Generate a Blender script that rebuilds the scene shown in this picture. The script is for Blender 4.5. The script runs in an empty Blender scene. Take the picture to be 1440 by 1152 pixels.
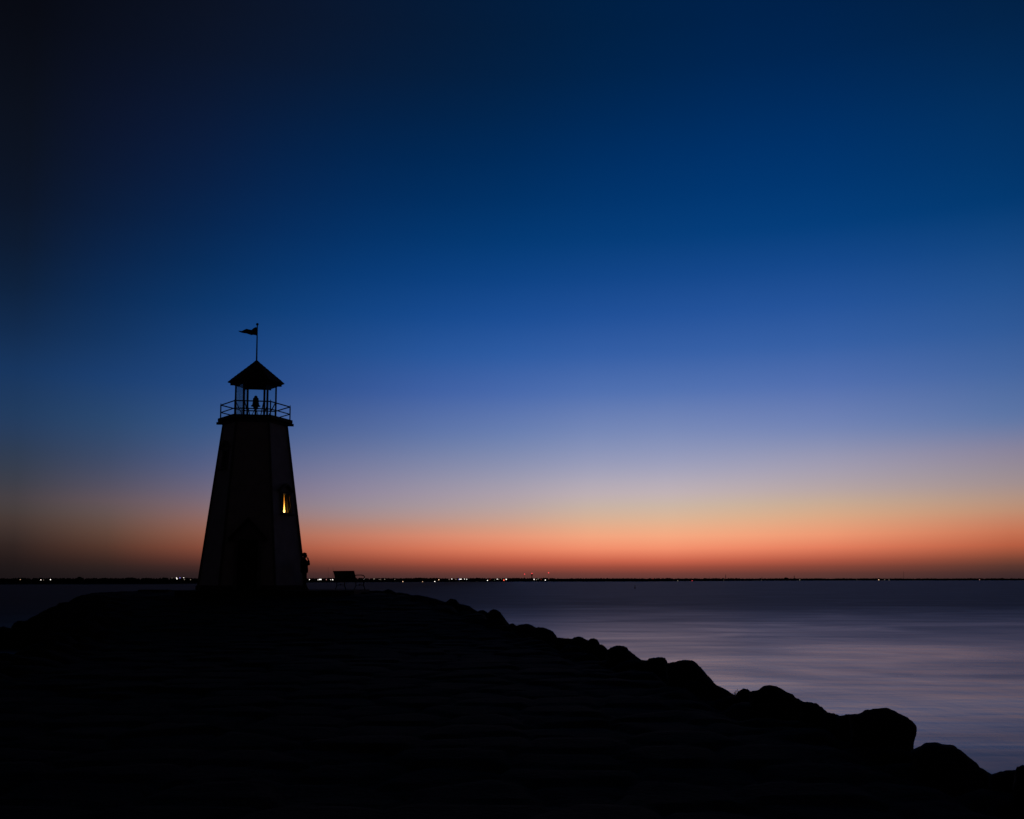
import bpy, bmesh, math, random
import numpy as np
from mathutils import Vector, Matrix, noise

random.seed(7)
rng = np.random.default_rng(11)
SC = bpy.context.scene
COL = SC.collection
PI = math.pi

# ------------------------------------------------------------------ camera model
F = 1400.0                       # focal length in photo pixels (35 mm on a 36 mm wide frame)
PITCH = math.radians(4.5)
CP, SP = math.cos(PITCH), math.sin(PITCH)
HZ = 815.0                       # horizon row
VC = HZ - F * math.tan(PITCH)    # principal row
CAMZ = 3.0                       # camera height above the lake


def ray(px, py):
    u = (px - 720.0) / F
    v = (VC - py) / F
    return Vector((u, CP - v * SP, SP + v * CP))


def pt(px, py, Y):
    """point of the photograph at px,py lying Y metres out"""
    r = ray(px, py)
    k = Y / r.y
    return Vector((r.x * k, Y, CAMZ + r.z * k))


cam = bpy.data.cameras.new('camera')
cam.sensor_fit = 'HORIZONTAL'
cam.sensor_width = 36.0
cam.lens = 36.0 * F / 1440.0
cam.shift_y = (VC - 576.0) / 1440.0
cam.clip_start = 0.1
cam.clip_end = 30000
camo = bpy.data.objects.new('camera', cam)
COL.objects.link(camo)
camo.location = (0, 0, CAMZ)
camo.rotation_euler = (PI / 2 + PITCH, 0, 0)
SC.camera = camo

# ------------------------------------------------------------------ helpers


class MB:
    def __init__(s):
        s.v = []
        s.f = []
        s.m = []

    def add(s, vs, fs, mi=0):
        o = len(s.v)
        s.v += [tuple(p) for p in vs]
        s.f += [tuple(i + o for i in f) for f in fs]
        s.m += [mi] * len(fs)
        return s

    def box(s, c, size, rz=0.0, mi=0, mat=None):
        hx, hy, hz = size[0] / 2, size[1] / 2, size[2] / 2
        R = mat if mat is not None else Matrix.Rotation(rz, 3, 'Z')
        c = Vector(c)
        vs = [c + R @ Vector((x * hx, y * hy, z * hz)) for x in (-1, 1) for y in (-1, 1) for z in (-1, 1)]
        fs = [(0, 1, 3, 2), (4, 6, 7, 5), (0, 4, 5, 1), (2, 3, 7, 6), (0, 2, 6, 4), (1, 5, 7, 3)]
        return s.add(vs, fs, mi)

    def tube(s, pts, r, n=8, mi=0, caps=True):
        pts = [Vector(p) for p in pts]
        rs = r if isinstance(r, (list, tuple)) else [r] * len(pts)
        vs, fs = [], []
        up = None
        for i, p in enumerate(pts):
            a = pts[max(i - 1, 0)]
            b = pts[min(i + 1, len(pts) - 1)]
            d = (b - a).normalized()
            if up is None:
                up = Vector((0, 0, 1)) if abs(d.z) < 0.9 else Vector((1, 0, 0))
            x = d.cross(up).normalized()
            y = x.cross(d).normalized()
            up = y
            for k in range(n):
                t = 2 * PI * k / n
                vs.append(p + (x * math.cos(t) + y * math.sin(t)) * rs[i])
        for i in range(len(pts) - 1):
            for k in range(n):
                a = i * n + k
                b = i * n + (k + 1) % n
                fs.append((a, b, b + n, a + n))
        if caps:
            fs.append(tuple(range(n))[::-1])
            fs.append(tuple((len(pts) - 1) * n + k for k in range(n)))
        return s.add(vs, fs, mi)

    def lathe(s, prof, c=(0, 0, 0), n=20, mi=0, rot=0.0):
        c = Vector(c)
        vs, fs = [], []
        for (r, z) in prof:
            for k in range(n):
                t = rot + 2 * PI * k / n
                vs.append(c + Vector((r * math.sin(t), -r * math.cos(t), z)))
        for i in range(len(prof) - 1):
            for k in range(n):
                a = i * n + k
                b = i * n + (k + 1) % n
                fs.append((a, b, b + n, a + n))
        fs.append(tuple(range(n))[::-1])
        fs.append(tuple((len(prof) - 1) * n + k for k in range(n)))
        return s.add(vs, fs, mi)

    def prism(s, poly, d, mi=0):
        """poly: list of 3-D points (planar), extruded by vector d"""
        d = Vector(d)
        n = len(poly)
        vs = [Vector(p) for p in poly] + [Vector(p) + d for p in poly]
        fs = [tuple(range(n)), tuple(range(2 * n - 1, n - 1, -1))]
        for k in range(n):
            j = (k + 1) % n
            fs.append((j, k, k + n, j + n))
        return s.add(vs, fs, mi)

    def mesh(s, name, mats, smooth=False, bevel=0):
        me = bpy.data.meshes.new(name)
        me.from_pydata(s.v, [], s.f)
        for m in (mats if isinstance(mats, (list, tuple)) else [mats]):
            me.materials.append(m)
        me.polygons.foreach_set('material_index', s.m)
        bm = bmesh.new()
        bm.from_mesh(me)
        bmesh.ops.recalc_face_normals(bm, faces=bm.faces)
        if bevel:
            es = [e for e in bm.edges if len(e.link_faces) == 2 and e.calc_face_angle(0) > 0.5]
            bmesh.ops.bevel(bm, geom=es, offset=bevel, segments=1, affect='EDGES', clamp_overlap=True)
        bm.to_mesh(me)
        bm.free()
        if smooth:
            me.polygons.foreach_set('use_smooth', [True] * len(me.polygons))
        return me

    def build(s, name, mats, parent=None, smooth=False, bevel=0):
        return link(name, s.mesh(name, mats, smooth, bevel), parent)


def link(name, me, parent=None):
    o = bpy.data.objects.new(name, me)
    COL.objects.link(o)
    if parent is not None:
        o.parent = parent
    return o


def tag(o, label=None, cat=None, group=None, kind=None):
    if label:
        o['label'] = label
    if cat:
        o['category'] = cat
    if group:
        o['group'] = group
    if kind:
        o['kind'] = kind
    return o


def empty(name, loc, rz=0.0):
    o = bpy.data.objects.new(name, None)
    COL.objects.link(o)
    o.location = loc
    o.rotation_euler = (0, 0, rz)
    return o


# ------------------------------------------------------------------ materials
def lin(c):
    c = c / 255.0
    return c / 12.92 if c <= 0.04045 else ((c + 0.055) / 1.055) ** 2.4


def mat(name, col, rough=0.8, col2=None, scale=6.0, bump=0.0, bscale=20.0, spec=0.3, metal=0.0, detail=6.0):
    m = bpy.data.materials.new(name)
    m.use_nodes = True
    nt = m.node_tree
    b = nt.nodes['Principled BSDF']
    b.inputs['Roughness'].default_value = rough
    b.inputs['Specular IOR Level'].default_value = spec
    b.inputs['Metallic'].default_value = metal
    tc = nt.nodes.new('ShaderNodeTexCoord')
    n1 = nt.nodes.new('ShaderNodeTexNoise')
    n1.inputs['Scale'].default_value = scale
    n1.inputs['Detail'].default_value = detail
    nt.links.new(tc.outputs['Object'], n1.inputs['Vector'])
    rp = nt.nodes.new('ShaderNodeValToRGB')
    c2 = col2 or tuple(c * 0.7 for c in col)
    rp.color_ramp.elements[0].position = 0.35
    rp.color_ramp.elements[1].position = 0.65
    rp.color_ramp.elements[0].color = (*c2, 1)
    rp.color_ramp.elements[1].color = (*col, 1)
    nt.links.new(n1.outputs['Fac'], rp.inputs['Fac'])
    nt.links.new(rp.outputs['Color'], b.inputs['Base Color'])
    if bump:
        n2 = nt.nodes.new('ShaderNodeTexNoise')
        n2.inputs['Scale'].default_value = bscale
        n2.inputs['Detail'].default_value = 8
        nt.links.new(tc.outputs['Object'], n2.inputs['Vector'])
        bp = nt.nodes.new('ShaderNodeBump')
        bp.inputs['Strength'].default_value = bump
        bp.inputs['Distance'].default_value = 0.03
        nt.links.new(n2.outputs['Fac'], bp.inputs['Height'])
        nt.links.new(bp.outputs['Normal'], b.inputs['Normal'])
    return m


def emit(name, col, strength):
    m = bpy.data.materials.new(name)
    m.use_nodes = True
    nt = m.node_tree
    nt.nodes.clear()
    o = nt.nodes.new('ShaderNodeOutputMaterial')
    e = nt.nodes.new('ShaderNodeEmission')
    e.inputs['Color'].default_value = (*col, 1)
    e.inputs['Strength'].default_value = strength
    nt.links.new(e.outputs[0], o.inputs[0])
    return m


M = {}
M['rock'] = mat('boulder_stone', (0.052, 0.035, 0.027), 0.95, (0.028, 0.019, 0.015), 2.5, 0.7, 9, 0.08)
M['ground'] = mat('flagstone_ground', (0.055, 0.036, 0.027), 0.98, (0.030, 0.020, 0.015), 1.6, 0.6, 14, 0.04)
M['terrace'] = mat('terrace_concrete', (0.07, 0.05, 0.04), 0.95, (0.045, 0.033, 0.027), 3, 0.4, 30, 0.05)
M['white'] = mat('tower_paint', (0.56, 0.51, 0.49), 0.9, (0.46, 0.42, 0.40), 2.2, 0.25, 40, 0.05)
M['trim'] = mat('trim_paint', (0.22, 0.20, 0.19), 0.8, (0.17, 0.155, 0.15), 5, 0.1, 40, 0.1)
M['dark'] = mat('dark_timber', (0.06, 0.04, 0.03), 0.7, (0.035, 0.025, 0.02), 8, 0.3, 40, 0.25)
M['shingle'] = mat('roof_shingle', (0.09, 0.04, 0.035), 0.9, (0.05, 0.025, 0.022), 7, 0.6, 25, 0.15)
M['iron'] = mat('painted_iron', (0.03, 0.03, 0.032), 0.55, (0.02, 0.02, 0.022), 12, 0.1, 60, 0.35)
M['wood'] = mat('bench_slats', (0.11, 0.075, 0.05), 0.75, (0.07, 0.045, 0.03), 9, 0.2, 50, 0.2)
M['cloth'] = mat('pennant_cloth', (0.05, 0.03, 0.03), 0.9, (0.035, 0.022, 0.022), 12, 0.1, 60, 0.1)
M['wooded'] = mat('far_foliage', (0.03, 0.035, 0.02), 1.0, (0.018, 0.02, 0.012), 0.3, 0, 1, 0.0)
M['land'] = mat('shore_earth', (0.05, 0.045, 0.035), 1.0, (0.03, 0.028, 0.022), 0.05, 0, 1, 0.0)
M['jacket'] = mat('jacket_cloth', (0.035, 0.037, 0.045), 0.95, (0.022, 0.024, 0.03), 14, 0.2, 80, 0.08)
M['trousers'] = mat('trouser_cloth', (0.03, 0.032, 0.04), 0.95, (0.02, 0.022, 0.028), 14, 0.2, 80, 0.08)
M['skin'] = mat('skin', (0.35, 0.22, 0.16), 0.6, (0.30, 0.18, 0.13), 20, 0, 1, 0.25)
M['hair'] = mat('hair', (0.02, 0.014, 0.01), 0.7, (0.012, 0.009, 0.007), 40, 0.3, 90, 0.2)
M['weed'] = mat('weed_stalk', (0.06, 0.06, 0.03), 0.9, (0.04, 0.04, 0.02), 30, 0, 1, 0.1)
M['amber'] = mat('amber_plaster', (0.74, 0.50, 0.15), 0.9, (0.66, 0.43, 0.12), 5, 0, 1, 0.05)
M['buoy'] = mat('buoy_paint', (0.10, 0.03, 0.02), 0.7, (0.07, 0.02, 0.015), 6, 0, 1, 0.2)

# lantern glass: thin panes, slightly tinted
g = bpy.data.materials.new('lantern_glass')
g.use_nodes = True
nt = g.node_tree
nt.nodes.clear()
out = nt.nodes.new('ShaderNodeOutputMaterial')
tr = nt.nodes.new('ShaderNodeBsdfTransparent')
tr.inputs[0].default_value = (0.90, 0.95, 0.94, 1)
gl = nt.nodes.new('ShaderNodeBsdfGlossy')
gl.inputs['Roughness'].default_value = 0.05
mx = nt.nodes.new('ShaderNodeMixShader')
fr = nt.nodes.new('ShaderNodeFresnel')
fr.inputs['IOR'].default_value = 1.45
mf = nt.nodes.new('ShaderNodeMath')
mf.operation = 'MULTIPLY'
mf.inputs[1].default_value = 0.4
nt.links.new(fr.outputs[0], mf.inputs[0])
nt.links.new(mf.outputs[0], mx.inputs[0])
nt.links.new(tr.outputs[0], mx.inputs[1])
nt.links.new(gl.outputs[0], mx.inputs[2])
nt.links.new(mx.outputs[0], out.inputs[0])
M['glass'] = g

# dark window glass for the unlit window
M['pane'] = mat('window_glass', (0.012, 0.014, 0.018), 0.08, (0.010, 0.012, 0.015), 3, 0, 1, 0.5)

# amber curtain the window lamp glows through
g = bpy.data.materials.new('amber_curtain')
g.use_nodes = True
nt = g.node_tree
nt.nodes.clear()
out = nt.nodes.new('ShaderNodeOutputMaterial')
tl = nt.nodes.new('ShaderNodeBsdfTranslucent')
tl.inputs[0].default_value = (0.014, 0.0085, 0.001, 1)
df = nt.nodes.new('ShaderNodeBsdfDiffuse')
df.inputs[0].default_value = (0.10, 0.06, 0.03, 1)
ad = nt.nodes.new('ShaderNodeMixShader')
ad.inputs[0].default_value = 0.5
nt.links.new(df.outputs[0], ad.inputs[1])
nt.links.new(tl.outputs[0], ad.inputs[2])
nt.links.new(ad.outputs[0], out.inputs[0])
M['curtain'] = g
M['drape'] = mat('heavy_drape', (0.03, 0.02, 0.015), 0.95, (0.02, 0.014, 0.01), 20, 0, 1, 0.02)

# ------------------------------------------------------------------ world: the dusk sky by direction
SKYX = [20, 150, 300, 450, 700, 900, 1100, 1420]
SKY = {   # photo row: colour per column (sRGB)
    20:  [(7, 9, 17), (9, 14, 27), (11, 19, 37), (9, 23, 47), (3, 29, 61), (0, 33, 71), (0, 34, 76), (2, 32, 67)],
    220: [(11, 17, 30), (11, 22, 47), (9, 29, 63), (3, 36, 78), (0, 43, 91), (0, 48, 102), (0, 50, 106), (2, 48, 97)],
    330: [(12, 22, 41), (10, 30, 62), (7, 39, 82), (5, 48, 100), (4, 57, 115), (6, 61, 122), (5, 62, 124), (3, 58, 114)],
    420: [(13, 31, 57), (11, 41, 82), (10, 52, 102), (13, 62, 122), (21, 72, 141), (28, 77, 148), (31, 79, 150), (29, 77, 139)],
    490: [(18, 44, 78), (19, 54, 98), (24, 66, 121), (31, 75, 138), (43, 89, 160), (52, 94, 165), (53, 95, 165), (47, 89, 152)],
    560: [(26, 58, 98), (31, 67, 114), (40, 77, 131), (54, 86, 148), (76, 107, 172), (88, 118, 179), (88, 116, 178), (73, 105, 162)],
    610: [(37, 63, 97), (46, 75, 112), (60, 90, 136), (80, 102, 152), (106, 127, 176), (124, 140, 185), (120, 136, 183), (96, 119, 166)],
    655: [(50, 64, 85), (64, 78, 106), (86, 98, 135), (112, 118, 154), (140, 145, 176), (158, 160, 188), (158, 157, 182), (140, 134, 156)],
    690: [(63, 66, 76), (86, 84, 100), (112, 106, 128), (136, 128, 152), (168, 158, 172), (190, 177, 184), (184, 169, 172), (160, 144, 147)],
    718: [(71, 64, 66), (100, 85, 88), (132, 108, 114), (152, 134, 142), (186, 162, 158), (208, 183, 162), (208, 176, 148), (184, 148, 126)],
    742: [(69, 55, 51), (100, 77, 69), (148, 102, 90), (174, 124, 110), (212, 155, 130), (234, 177, 140), (232, 168, 130), (198, 130, 100)],
    762: [(55, 43, 40), (92, 64, 53), (146, 88, 69), (188, 110, 86), (232, 143, 110), (249, 163, 123), (244, 152, 114), (199, 108, 77)],
    780: [(43, 31, 29), (74, 47, 39), (122, 66, 52), (164, 85, 65), (216, 112, 84), (234, 127, 97), (216, 112, 85), (156, 82, 59)],
    795: [(33, 25, 25), (50, 35, 32), (78, 46, 41), (110, 60, 49), (156, 76, 60), (172, 82, 63), (152, 76, 60), (98, 58, 48)],
    806: [(28, 22, 23), (38, 29, 29), (50, 34, 34), (74, 45, 43), (104, 58, 52), (115, 62, 55), (102, 58, 52), (68, 45, 43)],
    815: [(26, 20, 22), (32, 25, 27), (40, 30, 32), (58, 40, 41), (80, 52, 50), (92, 56, 53), (84, 54, 51), (55, 39, 41)],
}
rows = sorted(SKY.keys(), reverse=True)
for r_ in (490, 560, 610, 655, 690):
    SKY[r_] = [(c[0] * k, c[1] * k, c[2] * min(k * 1.03, 1.0)) for c, k in zip(SKY[r_], (0.95, 0.96, 0.98, 1, 1, 1, 1, 1))]
arr = np.array([[[lin(c) for c in SKY[r][k]] for k in range(len(SKYX))] for r in rows])   # row,col,3
rel = np.array([math.atan((HZ - r) / F) for r in rows])          # elevations, ascending
caz = np.array([math.atan((x - 720.0) / F) for x in SKYX])


def pchip(x, y, q):
    x = np.asarray(x, float)
    y = np.asarray(y, float)
    h = np.diff(x)
    d = np.diff(y, axis=0) / h[:, None]
    m = np.zeros_like(y)
    for i in range(1, len(x) - 1):
        w1, w2 = 2 * h[i] + h[i - 1], h[i] + 2 * h[i - 1]
        ok = d[i - 1] * d[i] > 0
        with np.errstate(divide='ignore', invalid='ignore'):
            v = (w1 + w2) / (w1 / d[i - 1] + w2 / d[i])
        m[i] = np.where(ok, v, 0)
    m[0], m[-1] = d[0], d[-1]
    q = np.clip(q, x[0], x[-1])
    i = np.clip(np.searchsorted(x, q) - 1, 0, len(x) - 2)
    t = ((q - x[i]) / h[i])[:, None]
    hh = h[i][:, None]
    return (2 * t**3 - 3 * t**2 + 1) * y[i] + (t**3 - 2 * t**2 + t) * hh * m[i] + (-2 * t**3 + 3 * t**2) * y[i + 1] + (t**3 - t**2) * hh * m[i + 1]


# rows above the frame: fade slowly towards the zenith
zen = np.array([lin(4), lin(8), lin(17)])
top = arr[-1]
arr2 = np.concatenate([arr, (top * 0.8)[None], (0.35 * top + 0.65 * zen * 0.8)[None], np.repeat(zen[None] * 0.8, len(SKYX), 0)[None]], 0)
el2 = np.concatenate([rel, [math.radians(38), math.radians(60), math.radians(90)]])
qe = np.concatenate([np.linspace(0, 0.02, 5)[:-1], np.linspace(0.02, 0.15, 13)[:-1], np.linspace(0.15, 0.52, 11)[:-1], [0.52, 0.66, 0.9, 1.1, 1.5707]])
flat = arr2.reshape(len(el2), -1)
tab = pchip(el2, flat, qe).reshape(len(qe), len(SKYX), 3)
# azimuth: resample smoothly over the seen span, then wrap round to the dark side
qa = np.linspace(caz[0], caz[-1], 13)
t2 = pchip(caz, tab.transpose(1, 0, 2).reshape(len(caz), -1), qa).reshape(len(qa), len(qe), 3)
t2 = np.clip(t2, 0, None)
back = np.array([lin(3), lin(3.5), lin(6)])
low = np.array([lin(22), lin(17), lin(19)])
bk = np.array([low * (1 - min(e / 0.6, 1)) + back * min(e / 0.6, 1) for e in qe])
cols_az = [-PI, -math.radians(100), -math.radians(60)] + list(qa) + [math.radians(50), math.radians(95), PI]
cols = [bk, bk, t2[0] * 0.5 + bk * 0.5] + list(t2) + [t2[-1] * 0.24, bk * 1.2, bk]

W = bpy.data.worlds.new('World')
SC.world = W
W.use_nodes = True
nt = W.node_tree
N, L = nt.nodes, nt.links
N.clear()
wo = N.new('ShaderNodeOutputWorld')
bg = N.new('ShaderNodeBackground')
L.new(bg.outputs[0], wo.inputs[0])
tc = N.new('ShaderNodeTexCoord')
sx = N.new('ShaderNodeSeparateXYZ')
L.new(tc.outputs['Generated'], sx.inputs[0])


def mth(op, a, b=None, clamp=False):
    n = N.new('ShaderNodeMath')
    n.operation = op
    n.use_clamp = clamp
    for i, v in enumerate((a, b)):
        if v is None:
            continue
        if isinstance(v, (int, float)):
            n.inputs[i].default_value = v
        else:
            L.new(v, n.inputs[i])
    return n.outputs[0]


EMAX = PI / 2
fac = mth('DIVIDE', mth('ARCSINE', mth('MAXIMUM', sx.outputs['Z'], 0.0)), EMAX, True)
az = mth('ARCTAN2', sx.outputs['X'], sx.outputs['Y'])
prev = None
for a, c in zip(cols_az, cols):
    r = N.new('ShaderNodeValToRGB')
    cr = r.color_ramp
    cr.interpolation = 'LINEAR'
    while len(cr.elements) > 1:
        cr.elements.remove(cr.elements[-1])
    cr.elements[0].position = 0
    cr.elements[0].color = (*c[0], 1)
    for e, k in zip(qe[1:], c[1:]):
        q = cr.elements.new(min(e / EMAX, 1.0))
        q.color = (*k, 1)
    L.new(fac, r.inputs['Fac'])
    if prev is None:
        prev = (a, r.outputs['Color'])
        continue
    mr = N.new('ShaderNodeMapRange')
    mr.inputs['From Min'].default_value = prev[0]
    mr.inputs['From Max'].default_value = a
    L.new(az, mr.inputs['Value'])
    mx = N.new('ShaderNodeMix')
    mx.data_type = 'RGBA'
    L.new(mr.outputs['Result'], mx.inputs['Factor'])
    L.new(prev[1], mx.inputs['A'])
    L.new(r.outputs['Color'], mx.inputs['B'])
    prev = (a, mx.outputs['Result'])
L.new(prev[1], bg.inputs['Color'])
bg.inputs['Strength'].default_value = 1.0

# the last of the sun, just at the horizon behind the glow
sl = bpy.data.lights.new('sun', 'SUN')
sl.energy = 0.012
sl.angle = math.radians(12)
sl.color = (1.0, 0.55, 0.35)
sl.specular_factor = 0.0
so = bpy.data.objects.new('sun', sl)
COL.objects.link(so)
so.location = (40, 200, 60)
so.rotation_euler = Vector((0.13, 1.0, 0.012)).to_track_quat('Z', 'Y').to_euler()

# ------------------------------------------------------------------ lake
wm = bpy.data.materials.new('lake_water')
wm.use_nodes = True
nt = wm.node_tree
N, L = nt.nodes, nt.links
b = N['Principled BSDF']
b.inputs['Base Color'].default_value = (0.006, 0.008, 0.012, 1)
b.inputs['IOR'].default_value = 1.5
b.inputs['Specular Tint'].default_value = (1.0, 0.80, 0.53, 1)   # warm pink glow painted into the lake's reflections by tinting them
tc = N.new('ShaderNodeTexCoord')
sx = N.new('ShaderNodeSeparateXYZ')
L.new(tc.outputs['Object'], sx.inputs[0])
# open water is rougher than the lee of the rocks
mr = N.new('ShaderNodeMapRange')
mr.inputs['From Min'].default_value = 18
mr.inputs['From Max'].default_value = 120
mr.inputs['To Min'].default_value = 0.195
mr.inputs['To Max'].default_value = 0.60
L.new(sx.outputs['Y'], mr.inputs['Value'])
mp = N.new('ShaderNodeMapping')
mp.inputs['Scale'].default_value = (0.07, 0.13, 1)
mp.inputs['Rotation'].default_value = (0, 0, math.radians(12))
L.new(tc.outputs['Object'], mp.inputs['Vector'])
n1 = N.new('ShaderNodeTexNoise')
n1.inputs['Scale'].default_value = 1.0
n1.inputs['Detail'].default_value = 7
n1.inputs['Roughness'].default_value = 0.55
n1.inputs['Distortion'].default_value = 1.2
L.new(mp.outputs[0], n1.inputs['Vector'])
mr2 = N.new('ShaderNodeMapRange')
mr2.inputs['From Min'].default_value = 0.3
mr2.inputs['From Max'].default_value = 0.7
mr2.inputs['To Min'].default_value = -0.055
mr2.inputs['To Max'].default_value = 0.055
L.new(n1.outputs['Fac'], mr2.inputs['Value'])
ad = N.new('ShaderNodeMath')
ad.operation = 'ADD'
L.new(mr.outputs[0], ad.inputs[0])
L.new(mr2.outputs[0], ad.inputs[1])
mr3 = N.new('ShaderNodeMapRange')       # choppier again close to the rocks
mr3.inputs['From Min'].default_value = 13
mr3.inputs['From Max'].default_value = 23
mr3.inputs['To Min'].default_value = 0.15
mr3.inputs['To Max'].default_value = 0.0
L.new(sx.outputs['Y'], mr3.inputs['Value'])
ad2 = N.new('ShaderNodeMath')
L.new(ad.outputs[0], ad2.inputs[0])
L.new(mr3.outputs[0], ad2.inputs[1])
mr4 = N.new('ShaderNodeMapRange')       # wind ruffled side, left of the point
mr4.inputs['From Min'].default_value = -45
mr4.inputs['From Max'].default_value = 5
mr4.inputs['To Min'].default_value = 0.30
mr4.inputs['To Max'].default_value = 0.0
L.new(sx.outputs['X'], mr4.inputs['Value'])
ad3 = N.new('ShaderNodeMath')
L.new(ad2.outputs[0], ad3.inputs[0])
L.new(mr4.outputs[0], ad3.inputs[1])
L.new(ad3.outputs[0], b.inputs['Roughness'])
# silky long swells
mp2 = N.new('ShaderNodeMapping')
mp2.inputs['Scale'].default_value = (0.21, 0.6, 1)
mp2.inputs['Rotation'].default_value = (0, 0, math.radians(-9))
L.new(tc.outputs['Object'], mp2.inputs['Vector'])
n2 = N.new('ShaderNodeTexNoise')
n2.inputs['Scale'].default_value = 1.0
n2.inputs['Detail'].default_value = 3
L.new(mp2.outputs[0], n2.inputs['Vector'])
bp = N.new('ShaderNodeBump')
bp.inputs['Strength'].default_value = 0.2
bp.inputs['Distance'].default_value = 0.13
# a second swell running along the rocks
mp3 = N.new('ShaderNodeMapping')
mp3.inputs['Scale'].default_value = (1.1, 0.16, 1)
mp3.inputs['Rotation'].default_value = (0, 0, math.radians(-38))
L.new(tc.outputs['Object'], mp3.inputs['Vector'])
n3 = N.new('ShaderNodeTexNoise')
n3.inputs['Scale'].default_value = 1.0
n3.inputs['Detail'].default_value = 4
L.new(mp3.outputs[0], n3.inputs['Vector'])
hm_ = N.new('ShaderNodeMath')
hm_.operation = 'MULTIPLY_ADD'
hm_.inputs[1].default_value = 0.55
L.new(n3.outputs['Fac'], hm_.inputs[0])
L.new(n2.outputs['Fac'], hm_.inputs[2])
L.new(hm_.outputs[0], bp.inputs['Height'])
L.new(bp.outputs['Normal'], b.inputs['Normal'])

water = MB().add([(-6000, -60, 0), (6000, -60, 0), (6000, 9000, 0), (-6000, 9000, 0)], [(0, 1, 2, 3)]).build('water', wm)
tag(water, kind='structure')

# ------------------------------------------------------------------ jetty terrain (height field)
EDGE = [(5.2, -8), (5.1, 4), (4.85, 9.5), (4.6, 10.8), (4.4, 12), (4.1, 13), (3.7, 14.5), (3.55, 15.5), (3.05, 18), (2.2, 22), (1.0, 27),
        (-0.6, 32), (-2.2, 37), (-5.6, 45), (-8, 49.0), (-17, 49.5), (-19.0, 48), (-19.4, 46), (-18, 42.5), (-15, 37), (-12.5, 30), (-10, 20), (-8.5, 10), (-7.5, -8)]
TOPY = [-8, 0, 9.5, 12, 14.5, 18, 22, 27, 32, 37, 40, 44, 60]
TOPZ = [1.15, 1.12, 1.0, 1.1, 1.15, 1.25, 1.28, 1.36, 1.76, 2.04, 2.31, 2.45, 2.46]


def sdist(X, Y):
    """signed distance to the top edge, positive outside"""
    d = np.full(X.shape, 1e9)
    ins = np.zeros(X.shape, bool)
    n = len(EDGE)
    for i in range(n):
        (ax, ay), (bx, by) = EDGE[i], EDGE[(i + 1) % n]
        ex, ey = bx - ax, by - ay
        t = np.clip(((X - ax) * ex + (Y - ay) * ey) / (ex * ex + ey * ey), 0, 1)
        d = np.minimum(d, np.hypot(X - ax - t * ex, Y - ay - t * ey))
        c = ((ay > Y) != (by > Y)) & (X < (bx - ax) * (Y - ay) / (by - ay + 1e-12) + ax)
        ins ^= c
    return np.where(ins, -d, d)


def ground_z(X, Y):
    X = np.asarray(X, float)
    Y = np.asarray(Y, float)
    d = sdist(X, Y)
    top = np.interp(Y, TOPY, TOPZ)
    sl = np.where(X > -7, 0.75, np.interp(Y, [26, 33, 35, 41, 43.5, 45], [0.6, 0.8, 1.5, 1.5, 0.75, 0.45]))
    z = top - np.maximum(d - 0.0, 0) * sl
    return np.maximum(z, -1.2), d


def worley(X, Y, size, seed):
    r = np.random.default_rng(seed)
    jx = r.random((256, 256))
    jy = r.random((256, 256))
    hh = r.random((256, 256))
    gx, gy = X / size, Y / size
    ix, iy = np.floor(gx).astype(int), np.floor(gy).astype(int)
    f1 = np.full(X.shape, 1e9)
    f2 = np.full(X.shape, 1e9)
    cell = np.zeros(X.shape)
    tx = np.zeros(X.shape)
    ty = np.zeros(X.shape)
    for dx in (-1, 0, 1):
        for dy in (-1, 0, 1):
            a, c = (ix + dx) & 255, (iy + dy) & 255
            px, py = ix + dx + 0.15 + 0.7 * jx[a, c], iy + dy + 0.15 + 0.7 * jy[a, c]
            d = np.hypot(gx - px, gy - py)
            new = d < f1
            f2 = np.where(new, f1, np.minimum(f2, d))
            cell = np.where(new, hh[a, c], cell)
            tx = np.where(new, gx - px, tx)
            ty = np.where(new, gy - py, ty)
            f1 = np.where(new, d, f1)
    return f1, f2, cell, tx, ty


xs = np.arange(-34, 11.01, 0.11)
ys = np.arange(-8, 57.01, 0.11)
GX, GY = np.meshgrid(xs, ys)
GZ, GD = ground_z(GX, GY)
f1, f2, cell, tx, ty = worley(GX * 0.8, GY * 1.15, 0.95, 3)
joint = np.clip((f2 - f1) / 0.16, 0, 1)
slabs = (joint - 1) * 0.05 + (cell - 0.5) * 0.06 + (tx * (cell - 0.5) + ty * ((cell * 7.3) % 1 - 0.5)) * 0.06
g1, g2, gc, gtx, gty = worley(GX, GY, 1.0, 9)
rub = np.clip(g2 - g1, 0, 0.5) * 0.7 + (gc - 0.5) * 0.3 - 0.15
rub = np.where((GY <= 41) & ((GX > -5) | (GY > 34)), rub * 0.8 - 0.13, rub)
rub = np.where(GY > 41, rub * 0.4 - 0.16 - 0.12 * np.clip((GY - 44) / 3, 0, 1), rub)
wgt = np.clip((GD + 1.2) / 1.2, 0, 1)
GZ = GZ + slabs * (1 - wgt) + rub * wgt
ny, nx = GX.shape
V = np.stack([GX, GY, GZ], -1).reshape(-1, 3)
idx = np.arange(ny * nx).reshape(ny, nx)
Q = np.stack([idx[:-1, :-1], idx[:-1, 1:], idx[1:, 1:], idx[1:, :-1]], -1).reshape(-1, 4)
keep = (GZ[:-1, :-1].reshape(-1) > -1.0) | (GZ[1:, 1:].reshape(-1) > -1.0)
Q = Q[keep]
me = bpy.data.meshes.new('ground')
me.vertices.add(len(V))
me.vertices.foreach_set('co', V.ravel())
me.loops.add(len(Q) * 4)
me.loops.foreach_set('vertex_index', Q.ravel())
me.polygons.add(len(Q))
me.polygons.foreach_set('loop_start', np.arange(len(Q)) * 4)
me.update(calc_edges=True)
me.validate()
me.materials.append(M['ground'])
tag(link('ground', me), kind='structure')

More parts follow.
